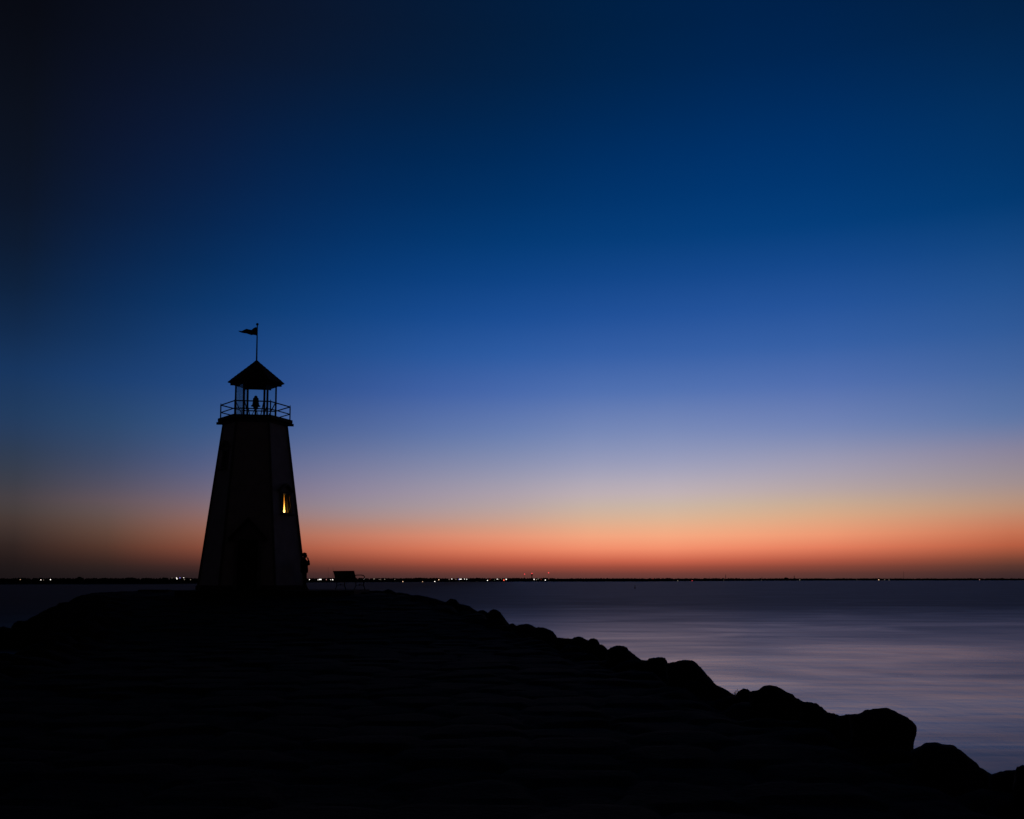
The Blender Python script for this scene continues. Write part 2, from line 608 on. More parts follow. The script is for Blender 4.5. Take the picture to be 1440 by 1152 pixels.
# ------------------------------------------------------------------ terrace the lighthouse and bench stand on
LY = 43.0
LB = pt(354.3, 829.6, LY)
TZ = LB.z
p0, p1 = pt(275, 829, LY).x, pt(514.5, 829, 44.5).x
tb = MB()
tb.prism([(p0, 40.3, TZ - 0.4), (p1 - 0.5, 40.3, TZ - 0.4), (p1, 41.2, TZ - 0.4), (p1, 45.6, TZ - 0.4), (p1 - 0.5, 46.3, TZ - 0.4), (p0 + 0.6, 46.3, TZ - 0.4), (p0, 45.6, TZ - 0.4)], (0, 0, 0.4))
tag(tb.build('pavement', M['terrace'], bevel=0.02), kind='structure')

# low stone ledge left of the tower
c0, c1 = pt(196.5, 829.2, 44), pt(240, 829.2, 44)
lb = MB()
nb = 4
for k in range(nb):
    xa = c0.x + (c1.x - c0.x) * k / nb + 0.012
    xb = c0.x + (c1.x - c0.x) * (k + 1) / nb - 0.012
    lb.box(((xa + xb) / 2, 44 + random.uniform(-.02, .02), c0.z - 0.25 + random.uniform(-.008, 0.004)), (xb - xa, 0.45, 0.5))
lw = empty('stone_ledge', (0, 0, 0))
lw.location = (0, 0, 0)
lw_m = lb.build('stone_ledge', M['terrace'], bevel=0.02)
bpy.data.objects.remove(lw)
tag(lw_m, 'low ledge of pale stone blocks on the ground left of the lighthouse', 'ledge')

# ------------------------------------------------------------------ lighthouse
LH = empty('lighthouse', LB)
tag(LH, 'dark six sided lighthouse with gallery, glazed lantern and pointed roof on the rocky point', 'lighthouse')
A0 = math.radians(39.0)                 # one corner, measured from -Y towards +X


def hexc(R, k):
    a = A0 + k * PI / 3
    return Vector((R * math.sin(a), -R * math.cos(a), 0))


def zz(y, px=358):
    return pt(px, y, LY).z - TZ


def rr(half):
    return half * LY / F / 1.033 / 0.997


ZD0 = zz(594.8)           # underside of the deck
ZD1 = zz(590.0)           # top of the deck
R0, R1 = rr(74.8), rr(44.3)
ZT = ZD0
HT = ZT
# tower wall, facet by facet, the two window facets with real openings


class Facet:
    def __init__(s, k):
        a, b = hexc(R0, k), hexc(R0, k + 1)
        c, d = hexc(R1, k) + Vector((0, 0, HT)), hexc(R1, k + 1) + Vector((0, 0, HT))
        s.o = (a + b) / 2
        top = (c + d) / 2
        s.h = (top - s.o).length
        s.up = (top - s.o) / s.h
        s.side = (b - a).normalized()
        s.n = s.side.cross(s.up).normalized()
        s.w0, s.w1 = (b - a).length / 2, (d - c).length / 2

    def w(s, h):
        return s.w0 + (s.w1 - s.w0) * h / s.h

    def p(s, x, h, out=0.0):
        return s.o + s.side * x + s.up * h + s.n * out

    def hz(s, z):
        return z / s.up.z


FA = [Facet(k) for k in range(6)]
# facet 0 is the right one (between corner 0 and corner 1), facet 5 the front, facet 4 the left
RF, FF, LF = FA[0], FA[5], FA[4]


def in_plane(f, px, py):
    """facet coordinates where the photo's pixel meets the facet plane"""
    r = ray(px, py)
    o = Vector((0, 0, CAMZ)) - LB
    t = (f.o - o).dot(f.n) / r.dot(f.n)
    q = o + r * t - f.o
    return q.dot(f.side), q.dot(f.up)


wr_a = in_plane(RF, 396.6, 721.5)
wr_b = in_plane(RF, 406.8, 696.0)
wl_a = in_plane(LF, 312.5, 659)
wl_b = in_plane(LF, 321.5, 634)
OPEN = {0: (wr_a[0], wr_b[0], wr_a[1], wr_b[1]), 4: (min(wl_a[0], wl_b[0]), max(wl_a[0], wl_b[0]), wl_a[1], wl_b[1])}
tw = MB()
for k, f in enumerate(FA):
    if k in OPEN:
        x0, x1, h0, h1 = OPEN[k]
        hs = [0, h0, h1, f.h]
        for j in range(3):
            ha, hb = hs[j], hs[j + 1]
            xa = [-f.w(ha), x0, x1, f.w(ha)]
            xb = [-f.w(hb), x0, x1, f.w(hb)]
            for i in range(3):
                if i == 1 and j == 1:
                    continue
                tw.add([f.p(xa[i], ha), f.p(xa[i + 1], ha), f.p(xb[i + 1], hb), f.p(xb[i], hb)], [(0, 1, 2, 3)])
    else:
        tw.add([f.p(-f.w(0), 0), f.p(f.w(0), 0), f.p(f.w(f.h), f.h), f.p(-f.w(f.h), f.h)], [(0, 1, 2, 3)])
wall = tw.build('tower_wall', M['white'], LH)
# corner boards and plinth
for k in range(6):
    cb = MB()
    a, c = hexc(R0 + 0.012, k), hexc(R1 + 0.012, k) + Vector((0, 0, HT - 0.01))
    a.z = 0.2
    cb.tube([a, c], 0.05, 6)
    cb.build('corner_board', M['trim'], LH)
pl = MB().lathe([(R0 + 0.12, -0.06), (R0 + 0.12, 0.14), (R0 + 0.08, 0.20)], (0, 0, 0), 6, rot=A0)
pl.build('plinth', M['terrace'], LH)

# door with a gabled surround on the front facet
f = FF
dxa, dha = in_plane(f, 333.0, 829)
dxb, dhb = in_plane(f, 363.5, 760)
pk = in_plane(f, 347.5, 731)
dxa, dxb = min(dxa, dxb), max(dxa, dxb)
xm = (dxa + dxb) / 2
Hd = dhb
ds = MB()
jw, jd = 0.13, 0.22
for sx_ in (-1, 1):
    xc = xm + sx_ * ((dxb - dxa) / 2 + jw / 2)
    ds.prism([f.p(xc - jw / 2, 0.02, -0.02), f.p(xc + jw / 2, 0.02, -0.02), f.p(xc + jw / 2, Hd, -0.02), f.p(xc - jw / 2, Hd, -0.02)], f.n * (jd + 0.02))
hw = (dxb - dxa) / 2 + jw + 0.16
ds.prism([f.p(xm - hw, Hd, -0.02), f.p(xm + hw, Hd, -0.02), f.p(xm, pk[1] - 0.10, -0.02)], f.n * jd)
sur = ds.build('door_surround', M['trim'], LH, bevel=0.01)
hd = MB()
for sx_ in (-1, 1):
    e = xm + sx_ * (hw + 0.08)
    hd.prism([f.p(e, Hd - 0.06, -0.02), f.p(xm, pk[1] - 0.04, -0.02), f.p(xm, pk[1] + 0.06, -0.02), f.p(e, Hd + 0.05, -0.02)], f.n * (jd + 0.16))
hd.build('door_hood', M['shingle'], sur)
dr = MB()
dr.prism([f.p(dxa + 0.005, 0.03, 0.02), f.p(dxb - 0.005, 0.03, 0.02), f.p(dxb - 0.005, Hd - 0.005, 0.02), f.p(dxa + 0.005, Hd - 0.005, 0.02)], f.n * 0.05)
for (ha, hb) in ((0.2, 0.85), (1.0, Hd - 0.15)):
    for (xa, xb) in ((dxa + 0.1, xm - 0.05), (xm + 0.05, dxb - 0.1)):
        dr.prism([f.p(xa, ha, 0.071), f.p(xb, ha, 0.071), f.p(xb, hb, 0.071), f.p(xa, hb, 0.071)], f.n * 0.018)
door = dr.build('door', M['dark'], LH, bevel=0.006)
hn = MB()
q = f.p(dxb - 0.09, 0.98, 0.07)
hn.tube([q, q + f.n * 0.06], 0.012, 8)
hn.tube([q + f.n * 0.06, q + f.n * 0.06 - f.side * 0.1], 0.011, 8)
hn.build('handle', M['iron'], door)


def window(k, lit):
    f = FA[k]
    x0, x1, h0, h1 = OPEN[k]
    xm = (x0 + x1) / 2
    fr = MB()
    t, dp = 0.09, 0.10
    fr.prism([f.p(x0 - t, h0, -0.05), f.p(x0, h0, -0.05), f.p(x0, h1, -0.05), f.p(x0 - t, h1, -0.05)], f.n * (dp))
    fr.prism([f.p(x1, h0, -0.05), f.p(x1 + t, h0, -0.05), f.p(x1 + t, h1, -0.05), f.p(x1, h1, -0.05)], f.n * (dp))
    fr.prism([f.p(x0 - t - 0.02, h1, -0.05), f.p(x1 + t + 0.02, h1, -0.05), f.p(x1 + t + 0.02, h1 + t, -0.05), f.p(x0 - t - 0.02, h1 + t, -0.05)], f.n * (dp + 0.01))
    mu = xm + 0.03 if lit else xm
    fr.prism([f.p(mu - 0.028, h0, -0.04), f.p(mu + 0.028, h0, -0.04), f.p(mu + 0.028, h1, -0.04), f.p(mu - 0.028, h1, -0.04)], f.n * 0.05)
    # gable hood
    hw = (x1 - x0) / 2 + t + 0.08
    for s_ in (-1, 1):
        e = xm + s_ * hw
        fr.prism([f.p(e, h1 + t, -0.04), f.p(xm, h1 + t + 0.30, -0.04), f.p(xm, h1 + t + 0.37, -0.04), f.p(e, h1 + t + 0.07, -0.04)], f.n * 0.22)
    fo = fr.build('window', M['trim'], LH, bevel=0.006)
    sl_ = MB()
    sl_.prism([f.p(x0 - t - 0.04, h0 - 0.08, -0.02), f.p(x1 + t + 0.04, h0 - 0.08, -0.02), f.p(x1 + t + 0.04, h0, -0.02), f.p(x0 - t - 0.04, h0, -0.02)], f.n * 0.18)
    sl_.build('sill', M['trim'], fo, bevel=0.006)
    if not lit:
        pn = MB()
        pn.prism([f.p(x0, h0, -0.06), f.p(x1, h0, -0.06), f.p(x1, h1, -0.06), f.p(x0, h1, -0.06)], f.n * 0.01)
        pn.build('pane', M['pane'], fo)
        return fo
    # the alcove behind the lit window
    D = 0.42
    rc = MB()
    a = [f.p(x0 - 0.1, h0 - 0.02, -0.06), f.p(x1 + 0.1, h0 - 0.02, -0.06), f.p(x1 + 0.1, h1 + 0.05, -0.06), f.p(x0 - 0.1, h1 + 0.05, -0.06)]
    c = [p - f.n * D for p in a]
    rc.add(a + c, [(4, 5, 6, 7), (0, 1, 5, 4), (1, 2, 6, 5), (2, 3, 7, 6), (3, 0, 4, 7)])
    rc.build('alcove', M['amber'], fo)
    # heavy drape over the left pane, parted into a narrow wedge; thin curtain over the right pane
    xa, xb = in_plane(f, 400.2, 721)[0], in_plane(f, 403.0, 721)[0]
    xt = in_plane(f, 401.5, 697)[0]
    o_ = -0.075
    dp_ = MB()
    dp_.prism([f.p(x0 - 0.08, h0 - 0.015, o_), f.p(xa, h0 - 0.015, o_), f.p(xt - 0.012, h1 + 0.03, o_), f.p(x0 - 0.08, h1 + 0.03, o_)], f.n * 0.012)
    cx_ = max(mu + 0.05, xb + 0.03)
    dp_.prism([f.p(xb, h0 - 0.015, o_), f.p(cx_, h0 - 0.015, o_), f.p(cx_, h1 + 0.03, o_), f.p(xt + 0.012, h1 + 0.03, o_)], f.n * 0.012)
    dp_.prism([f.p(x1 - 0.05, h0 - 0.015, o_), f.p(x1 + 0.09, h0 - 0.015, o_), f.p(x1 + 0.09, h1 + 0.03, o_), f.p(x1 - 0.05, h1 + 0.03, o_)], f.n * 0.012)
    dp_.build('drape', M['drape'], fo)
    cu = MB()
    n = 12
    vs, fs = [], []
    for i in range(n + 1):
        x = cx_ - 0.01 + (x1 + 0.06 - cx_ + 0.01) * i / n
        for h in (h0 - 0.015, h1 + 0.03):
            vs.append(f.p(x, h, o_ - 0.012 + 0.008 * math.sin(i * 2.1)))
    for i in range(n):
        fs.append((2 * i, 2 * i + 2, 2 * i + 3, 2 * i + 1))
    cu.add(vs, fs)
    cu.build('curtain', M['curtain'], fo)
    lm = MB()
    q = f.p(x1 - 0.03, h0 + 0.02, -0.33)
    lm.lathe([(0.02, 0), (0.085, 0.015), (0.09, 0.05), (0.05, 0.085), (0.01, 0.095)], q, 14)
    lm.build('lamp_bulb', emit('bulb_glow', (1.0, 0.86, 0.62), 6.0), fo, smooth=True)
    pl_ = bpy.data.lights.new('window_lamp', 'POINT')
    pl_.energy = 13.0
    pl_.color = (1.0, 0.80, 0.46)
    pl_.shadow_soft_size = 0.05
    po = bpy.data.objects.new('window_lamp', pl_)
    COL.objects.link(po)
    po.parent = fo
    po.location = f.p(x1 - 0.08, h0 + 0.17, -0.30)
    return fo


window(0, True)
window(4, False)

# gallery deck, joist ends
RD = rr(53.2)
dk = MB().lathe([(RD - 0.02, ZD0), (RD, ZD0 + 0.02), (RD, ZD1)], (0, 0, 0), 6, rot=A0)
dk.build('gallery_deck', M['dark'], LH)
for k in range(6):
    c = hexc(1, k)
    a = A0 + k * PI / 3
    br = MB()
    d = Vector((math.sin(a), -math.cos(a), 0))
    rm = Matrix.Rotation(a, 3, 'Z')
    br.box(d * (RD - 0.12) + Vector((0, 0, ZD0 - 0.062)), (0.10, 0.34, 0.105), mat=rm)
    br.build('bracket', M['dark'], LH)
# mouldings under the deck
MB().lathe([(R1 + 0.03, ZD0 - 0.14), (R1 + 0.09, ZD0 - 0.01)], (0, 0, 0), 6, rot=A0).build('cornice', M['trim'], LH)

# railing: corner posts with finials, two rails a side
RP = rr(49.3)
ZR, ZM = zz(571.2), zz(581.5)
for k in range(6):
    c = hexc(RP, k)
    po = MB().tube([c + Vector((0, 0, ZD1 - 0.01)), c + Vector((0, 0, ZR + 0.01))], 0.028, 8)
    po.tube([c + Vector((0, 0, ZR + 0.01)), c + Vector((0, 0, zz(568.4)))], [0.022, 0.008], 8)
    po.build('railing_post', M['iron'], LH)
    d = hexc(RP, k + 1)
    MB().tube([c + Vector((0, 0, ZR)), d + Vector((0, 0, ZR))], 0.027, 8).build('top_rail', M['iron'], LH)
    MB().tube([c + Vector((0, 0, ZM)), d + Vector((0, 0, ZM))], 0.024, 8).build('middle_rail', M['iron'], LH)

# lantern room
RL = rr(28.7)
ZE = zz(538.2)          # eave
ZH = zz(543.5)          # underside of the header (its corners)
lowz = zz(588.8)
MB().lathe([(RL + 0.05, ZD1), (RL + 0.05, lowz)], (0, 0, 0), 6, rot=A0).build('lantern_sill', M['dark'], LH)
for k in range(6):
    c = hexc(RL, k)
    a = A0 + k * PI / 3
    rm = Matrix.Rotation(a, 3, 'Z')
    b_ = MB()
    b_.box(c + Vector((0, 0, (lowz + ZE) / 2)), (0.068, 0.068, ZE - lowz), mat=rm)
    b_.build('lantern_post', M['dark'], LH)
    d = hexc(RL, k + 1)
    ci, di = c * 0.97 + d * 0.03, d * 0.97 + c * 0.03
    gp = MB()
    gp.add([ci + Vector((0, 0, lowz)), di + Vector((0, 0, lowz)), di + Vector((0, 0, ZH)), ci + Vector((0, 0, ZH))], [(0, 1, 2, 3)])
    gp.build('glass_pane', M['glass'], LH)
    s_ = MB().tube([c * 0.97 + Vector((0, 0, zz(566.5))), c * 0.56 + Vector((0, 0, lowz - 0.02))], 0.024, 6)
    s_.build('brace', M['iron'], LH)
hdr = MB()
n = 6
ro, ri = RL + 0.06, RL - 0.06
vs = []
for z in (ZH, ZE + 0.05):
    for r_ in (ro, ri):
        for k in range(6):
            vs.append(hexc(r_, k) + Vector((0, 0, z)))
fs = []
for k in range(6):
    j = (k + 1) % 6
    fs += [(k, j, 12 + j, 12 + k), (6 + j, 6 + k, 18 + k, 18 + j), (j, k, 6 + k, 6 + j), (12 + k, 12 + j, 18 + j, 18 + k)]
hdr.add(vs, fs)
hdr.build('lantern_header', M['dark'], LH)

# the beacon: a bell shaped lamp on a short stand
bc = MB()
zb = [571.6, 570.6, 570.0, 566, 562, 560.3, 559.6, 557.5, 556.4]
rb = [6.4, 6.6, 5.0, 4.3, 4.0, 3.9, 2.6, 2.1, 0.6]
bc.lathe([(r_ * LY / F, zz(y)) for r_, y in zip(rb, zb)], (0, 0, 0), 24)
beacon = bc.build('beacon_lamp', M['iron'], LH, smooth=False)
bs = MB()
bs.lathe([(3.2 * LY / F, zz(575.5)), (3.6 * LY / F, zz(571.7))], (0, 0, 0), 16)
bs.lathe([(0.05, ZD1), (0.045, zz(575.6))], (0, 0, 0), 12)
for a in (0.5, 2.6, 4.7):
    bs.tube([(0.04 * math.sin(a), -0.04 * math.cos(a), zz(576)), (0.26 * math.sin(a), -0.26 * math.cos(a), ZD1)], 0.016, 6)
bs.build('stand', M['iron'], beacon)

# roof: hexagonal pyramid with courses, small bumps of rafter ends under the eave corners
RE = rr(40.6)
ZA = zz(506.4, 361)
prof = []
nc = 9
for i in range(nc):
    t0, t1 = i / nc, (i + 1) / nc
    zc0, zc1 = ZE + (ZA - ZE) * t0, ZE + (ZA - ZE) * t1
    prof.append((RE * (1 - t0) + 0.007 * (i > 0), zc0 + (0.008 if i else 0)))
    prof.append((max(RE * (1 - t1), 0.02), zc1))
rf = MB().lathe([(RE - 0.10, ZE - 0.05), (RE - 0.005, ZE - 0.035)] + prof, (0, 0, 0), 6, rot=A0)
roof = rf.build('roof', M['shingle'], LH)
for k in range(6):
    a = A0 + k * PI / 3
    d = Vector((math.sin(a), -math.cos(a), 0))
    r_ = MB()
    r_.box(d * (RE - 0.27) + Vector((0, 0, ZE - 0.10)), (0.06, 0.30, 0.10), mat=Matrix.Rotation(a, 3, 'Z'))
    r_.build('rafter_end', M['dark'], roof)
# flag pole
zp = zz(456.2, 361)
fp = MB().tube([(0, 0, ZA - 0.08), (0, 0, zp - 0.05)], [0.034, 0.024], 10)
pole = fp.build('flagpole', M['iron'], LH)
fb = MB().lathe([(0.01, -0.06), (0.045, -0.04), (0.062, 0), (0.045, 0.04), (0.01, 0.06)], (0, 0, zp), 14)
fb.build('finial', M['iron'], pole, smooth=True)

# pennant flying to the left from the pole
ptop = [(361.4, 460.4), (359, 460.4), (356.5, 461.6), (353.5, 464.1), (350.5, 463.4), (347, 462.6), (343.5, 464.0), (340, 465.8), (335.6, 465.2)]
pbot = [(361.4, 472.2), (359, 471.4), (356.5, 471.0), (353.5, 471.5), (350.5, 470.4), (347, 469.2), (343.5, 468.7), (340, 468.1), (335.6, 466.3)]
pv, pf = [], []
for i, (a, c) in enumerate(zip(ptop, pbot)):
    off = 0.10 * math.sin(i * 1.25)
    A_, C_ = pt(a[0], a[1], LY + off), pt(c[0], c[1], LY + off * 0.6)
    for j in range(4):
        pv.append(A_.lerp(C_, j / 3))
for i in range(len(ptop) - 1):
    for j in range(3):
        pf.append((4 * i + j, 4 * i + j + 1, 4 * i + 5 + j, 4 * i + 4 + j))
base = pt(361.4, 466, LY)
po = MB().add([p - base for p in pv], pf).build('pennant', M['cloth'], None, smooth=True)
po.location = base
sm = po.modifiers.new('thick', 'SOLIDIFY')
sm.thickness = 0.012
tag(po, 'small dark pointed pennant streaming left from the pole above the lighthouse roof', 'flag')

# ------------------------------------------------------------------ person beside the tower


def skin_mesh(name, joints, edges, material, parent=None, sub=2, root=0):
    """joints: (x,y,z,r)"""
    me = bpy.data.meshes.new(name)
    me.from_pydata([j[:3] for j in joints], edges, [])
    ob = bpy.data.objects.new(name, me)
    COL.objects.link(ob)
    sk = ob.modifiers.new('skin', 'SKIN')
    sk.use_smooth_shade = True
    for i, j in enumerate(joints):
        r_ = j[3]
        me.skin_vertices[0].data[i].radius = r_ if isinstance(r_, tuple) else (r_, r_)
        me.skin_vertices[0].data[i].use_root = (i == root)
    if sub:
        ss = ob.modifiers.new('sub', 'SUBSURF')
        ss.levels = sub
        ss.render_levels = sub
    dg = bpy.context.evaluated_depsgraph_get()
    m2 = bpy.data.meshes.new_from_object(ob.evaluated_get(dg))
    bpy.data.objects.remove(ob)
    m2.name = name
    m2.materials.clear()
    m2.materials.append(material)
    m2.polygons.foreach_set('use_smooth', [True] * len(m2.polygons))
    o = link(name, m2, parent)
    return o


PY = 42.55
pbase = pt(427.7, 831.2, PY)
pbase.z = TZ
# local frame: person faces +X (right, towards the glow), slightly away from the camera
pr = empty('person', pbase, math.radians(18))
pr.scale = (0.985, 0.97, 0.905)
tag(pr, 'person in dark clothes standing against the lighthouse, one arm raised to the face', 'person')
# x forward, y to the person's left (away from the camera)
body = [
    (-0.02, 0, 0.93, 0.13),        # 0 pelvis
    (-0.03, 0, 1.10, 0.12),        # 1 waist
    (-0.03, 0, 1.28, 0.145),       # 2 chest
    (-0.03, 0, 1.40, 0.10),        # 3 upper chest
    (-0.01, 0, 1.49, 0.055),       # 4 neck
    (0.01, 0, 1.555, 0.075),       # 5 jaw
    (0.02, 0, 1.63, 0.095),        # 6 skull
    (0.00, 0, 1.70, 0.065),        # 7 crown
    # near (right) arm raised: shoulder, elbow, wrist
    (-0.03, -0.18, 1.385, 0.06), (0.15, -0.235, 1.20, 0.048), (0.15, -0.12, 1.37, 0.032),
    # far (left) arm hanging, hand at the hip
    (-0.03, 0.18, 1.385, 0.06), (-0.06, 0.26, 1.12, 0.046), (0.05, 0.24, 0.90, 0.032),
    # right leg
    (-0.01, -0.095, 0.86, 0.085), (0.02, -0.10, 0.48, 0.056), (-0.02, -0.10, 0.09, 0.04), (0.10, -0.115, 0.035, 0.035), (0.17, -0.12, 0.028, 0.028),
    # left leg
    (-0.01, 0.095, 0.86, 0.085), (0.05, 0.11, 0.48, 0.056), (0.02, 0.12, 0.09, 0.04), (0.14, 0.14, 0.035, 0.035), (0.21, 0.15, 0.028, 0.028),
    # face: nose
    (0.118, 0, 1.60, 0.018),
    # right palm
    (0.145, -0.07, 1.445, 0.034),
    # left palm
    (0.085, 0.235, 0.82, 0.032),
]
be = [(0, 1), (1, 2), (2, 3), (3, 4), (4, 5), (5, 6), (6, 7), (3, 8), (8, 9), (9, 10), (3, 11), (11, 12), (12, 13),
      (0, 14), (14, 15), (15, 16), (16, 17), (17, 18), (0, 19), (19, 20), (20, 21), (21, 22), (22, 23), (5, 24), (10, 25), (13, 26)]


def fingers(palm, fw, cu, sd):
    """fw: along the hand, cu: curl direction, sd: across the palm"""
    P, fw, cu, sd = Vector(palm), Vector(fw).normalized(), Vector(cu).normalized(), Vector(sd).normalized()
    pi = next(i for i, j in enumerate(body) if (Vector(j[:3]) - P).length < 1e-6)
    for k, ln in enumerate((0.068, 0.078, 0.072, 0.055)):
        s_ = (k - 1.5) * 0.019
        a = P + fw * 0.045 + sd * s_
        m_ = a + fw * ln * 0.5 + cu * 0.012
        e_ = m_ + fw * ln * 0.35 + cu * 0.03
        n0 = len(body)
        body.extend([(*a, 0.0095), (*m_, 0.0085), (*e_, 0.007)])
        be.extend([(pi, n0), (n0, n0 + 1), (n0 + 1, n0 + 2)])
    a = P - sd * 0.036 + fw * 0.0
    e_ = a - sd * 0.02 + fw * 0.035 + cu * 0.012
    n0 = len(body)
    body.extend([(*a, 0.011), (*e_, 0.008)])
    be.extend([(pi, n0), (n0, n0 + 1)])


fingers((0.145, -0.07, 1.445), (-0.25, 0.45, 1), (-0.8, 0.6, 0.1), (0.8, 0.5, 0))
fingers((0.085, 0.235, 0.82), (0.25, 0, -1), (-0.3, -1, 0), (1, 0, 0.2))
bo = skin_mesh('body', body, be, M['skin'], pr, 2)
# eyes
for s_ in (-1, 1):
    ey = MB()
    ey.lathe([(0.002, -0.01), (0.009, -0.005), (0.011, 0), (0.009, 0.005), (0.002, 0.01)], (0.093, s_ * 0.033, 1.625), 8)
    ey.build('eye', M['hair'], bo)
# hair
hr = bmesh.new()
bmesh.ops.create_icosphere(hr, subdivisions=3, radius=1.0)
for v in hr.verts:
    k = 1 + 0.05 * noise.noise(v.co * 4)
    v.co = Vector((v.co.x * 0.118 * k - 0.012, v.co.y * 0.102 * k, v.co.z * 0.118 * k + 1.645))
bmesh.ops.delete(hr, geom=[v for v in hr.verts if v.co.x > 0.055 and v.co.z < 1.665 or v.co.z < 1.56], context='VERTS')
hm = bpy.data.meshes.new('hair')
hr.to_mesh(hm)
hr.free()
hm.materials.append(M['hair'])
hm.polygons.foreach_set('use_smooth', [True] * len(hm.polygons))
link('hair', hm, pr)
# clothes


def garment(name, tubes, material):
    """tubes: lists of (x, y, z, depth radius, width radius); fused into one smooth cloth"""
    b_ = MB()
    for tb_ in tubes:
        n = 20
        vs, fs = [], []
        for i, (x, y, z, rx, ry) in enumerate(tb_):
            a = Vector(tb_[max(i - 1, 0)][:3])
            c = Vector(tb_[min(i + 1, len(tb_) - 1)][:3])
            d = (c - a).normalized()
            e1 = Vector((0, 1, 0)).cross(d)
            e1 = e1.normalized() if e1.length > 0.05 else Vector((1, 0, 0))
            e2 = d.cross(e1).normalized()
            for k in range(n):
                t = 2 * PI * k / n
                vs.append(Vector((x, y, z)) + e1 * rx * math.cos(t) + e2 * ry * math.sin(t))
        for i in range(len(tb_) - 1):
            for k in range(n):
                p, q = i * n + k, i * n + (k + 1) % n
                fs.append((p, q, q + n, p + n))
        fs.append(tuple(range(n))[::-1])
        fs.append(tuple((len(tb_) - 1) * n + k for k in range(n)))
        b_.add(vs, fs)
    ob = link(name, b_.mesh(name, material))
    rm_ = ob.modifiers.new('fuse', 'REMESH')
    rm_.mode = 'VOXEL'
    rm_.voxel_size = 0.014
    sm_ = ob.modifiers.new('soft', 'SMOOTH')
    sm_.iterations = 6
    m2 = bpy.data.meshes.new_from_object(ob.evaluated_get(bpy.context.evaluated_depsgraph_get()))
    bpy.data.objects.remove(ob)
    m2.materials.clear()
    m2.materials.append(material)
    for v in m2.vertices:                      # loose folds
        k = noise.noise(Vector((v.co.x * 9, v.co.y * 9, v.co.z * 5)))
        v.co += v.normal * 0.010 * k
    m2.polygons.foreach_set('use_smooth', [True] * len(m2.polygons))
    m2.name = name
    return link(name, m2, pr)


garment('jacket', [
    [(-0.01, 0, 0.80, 0.155, 0.19), (-0.01, 0, 0.95, 0.165, 0.195), (-0.01, 0, 1.10, 0.16, 0.19), (-0.015, 0, 1.25, 0.165, 0.205), (-0.03, 0, 1.36, 0.145, 0.20), (-0.03, 0, 1.43, 0.10, 0.14), (-0.02, 0, 1.49, 0.075, 0.08)],
    [(-0.03, -0.13, 1.385, 0.08, 0.08), (0.0, -0.20, 1.35, 0.082, 0.08), (0.15, -0.245, 1.195, 0.07, 0.07)],
    [(0.11, -0.24, 1.19, 0.06, 0.06), (0.15, -0.245, 1.19, 0.066, 0.066), (0.155, -0.19, 1.28, 0.055, 0.055), (0.155, -0.125, 1.37, 0.046, 0.046)],
    [(-0.03, 0.13, 1.385, 0.08, 0.08), (-0.04, 0.21, 1.34, 0.08, 0.078), (-0.06, 0.265, 1.12, 0.066, 0.064), (0.03, 0.25, 0.93, 0.05, 0.05)],
], M['jacket'])
garment('trousers', [
    [(-0.015, 0, 0.98, 0.125, 0.16), (-0.015, 0, 0.88, 0.13, 0.17), (-0.01, 0, 0.80, 0.115, 0.155)],
    [(-0.015, -0.085, 0.92, 0.10, 0.085), (0.0, -0.095, 0.75, 0.098, 0.085), (0.02, -0.10, 0.48, 0.075, 0.068), (-0.015, -0.10, 0.10, 0.064, 0.058), (-0.015, -0.10, 0.06, 0.066, 0.06)],
    [(-0.015, 0.085, 0.92, 0.10, 0.085), (0.01, 0.10, 0.75, 0.098, 0.085), (0.05, 0.11, 0.48, 0.075, 0.068), (0.025, 0.12, 0.10, 0.064, 0.058), (0.025, 0.12, 0.06, 0.066, 0.06)],
], M['trousers'])
for (a, c, e_) in (((-0.06, -0.095, 0.05), (0.08, -0.112, 0.045), (0.185, -0.122, 0.035)), ((-0.02, 0.115, 0.05), (0.12, 0.137, 0.045), (0.225, 0.152, 0.035))):
    skin_mesh('shoe', [(*a, 0.048), (*c, 0.046), (*e_, 0.034)], [(0, 1), (1, 2)], M['hair'], pr, 2)

# ------------------------------------------------------------------ bench
BW, BD = 1.42, 0.52
brz = math.radians(-41.6)
bb = pt(492, 829.4, 43.6)
bb.z = TZ
bn = empty('park_bench', bb, brz)
tag(bn, 'slatted park bench with curved iron arms facing the lake right of the lighthouse', 'bench')
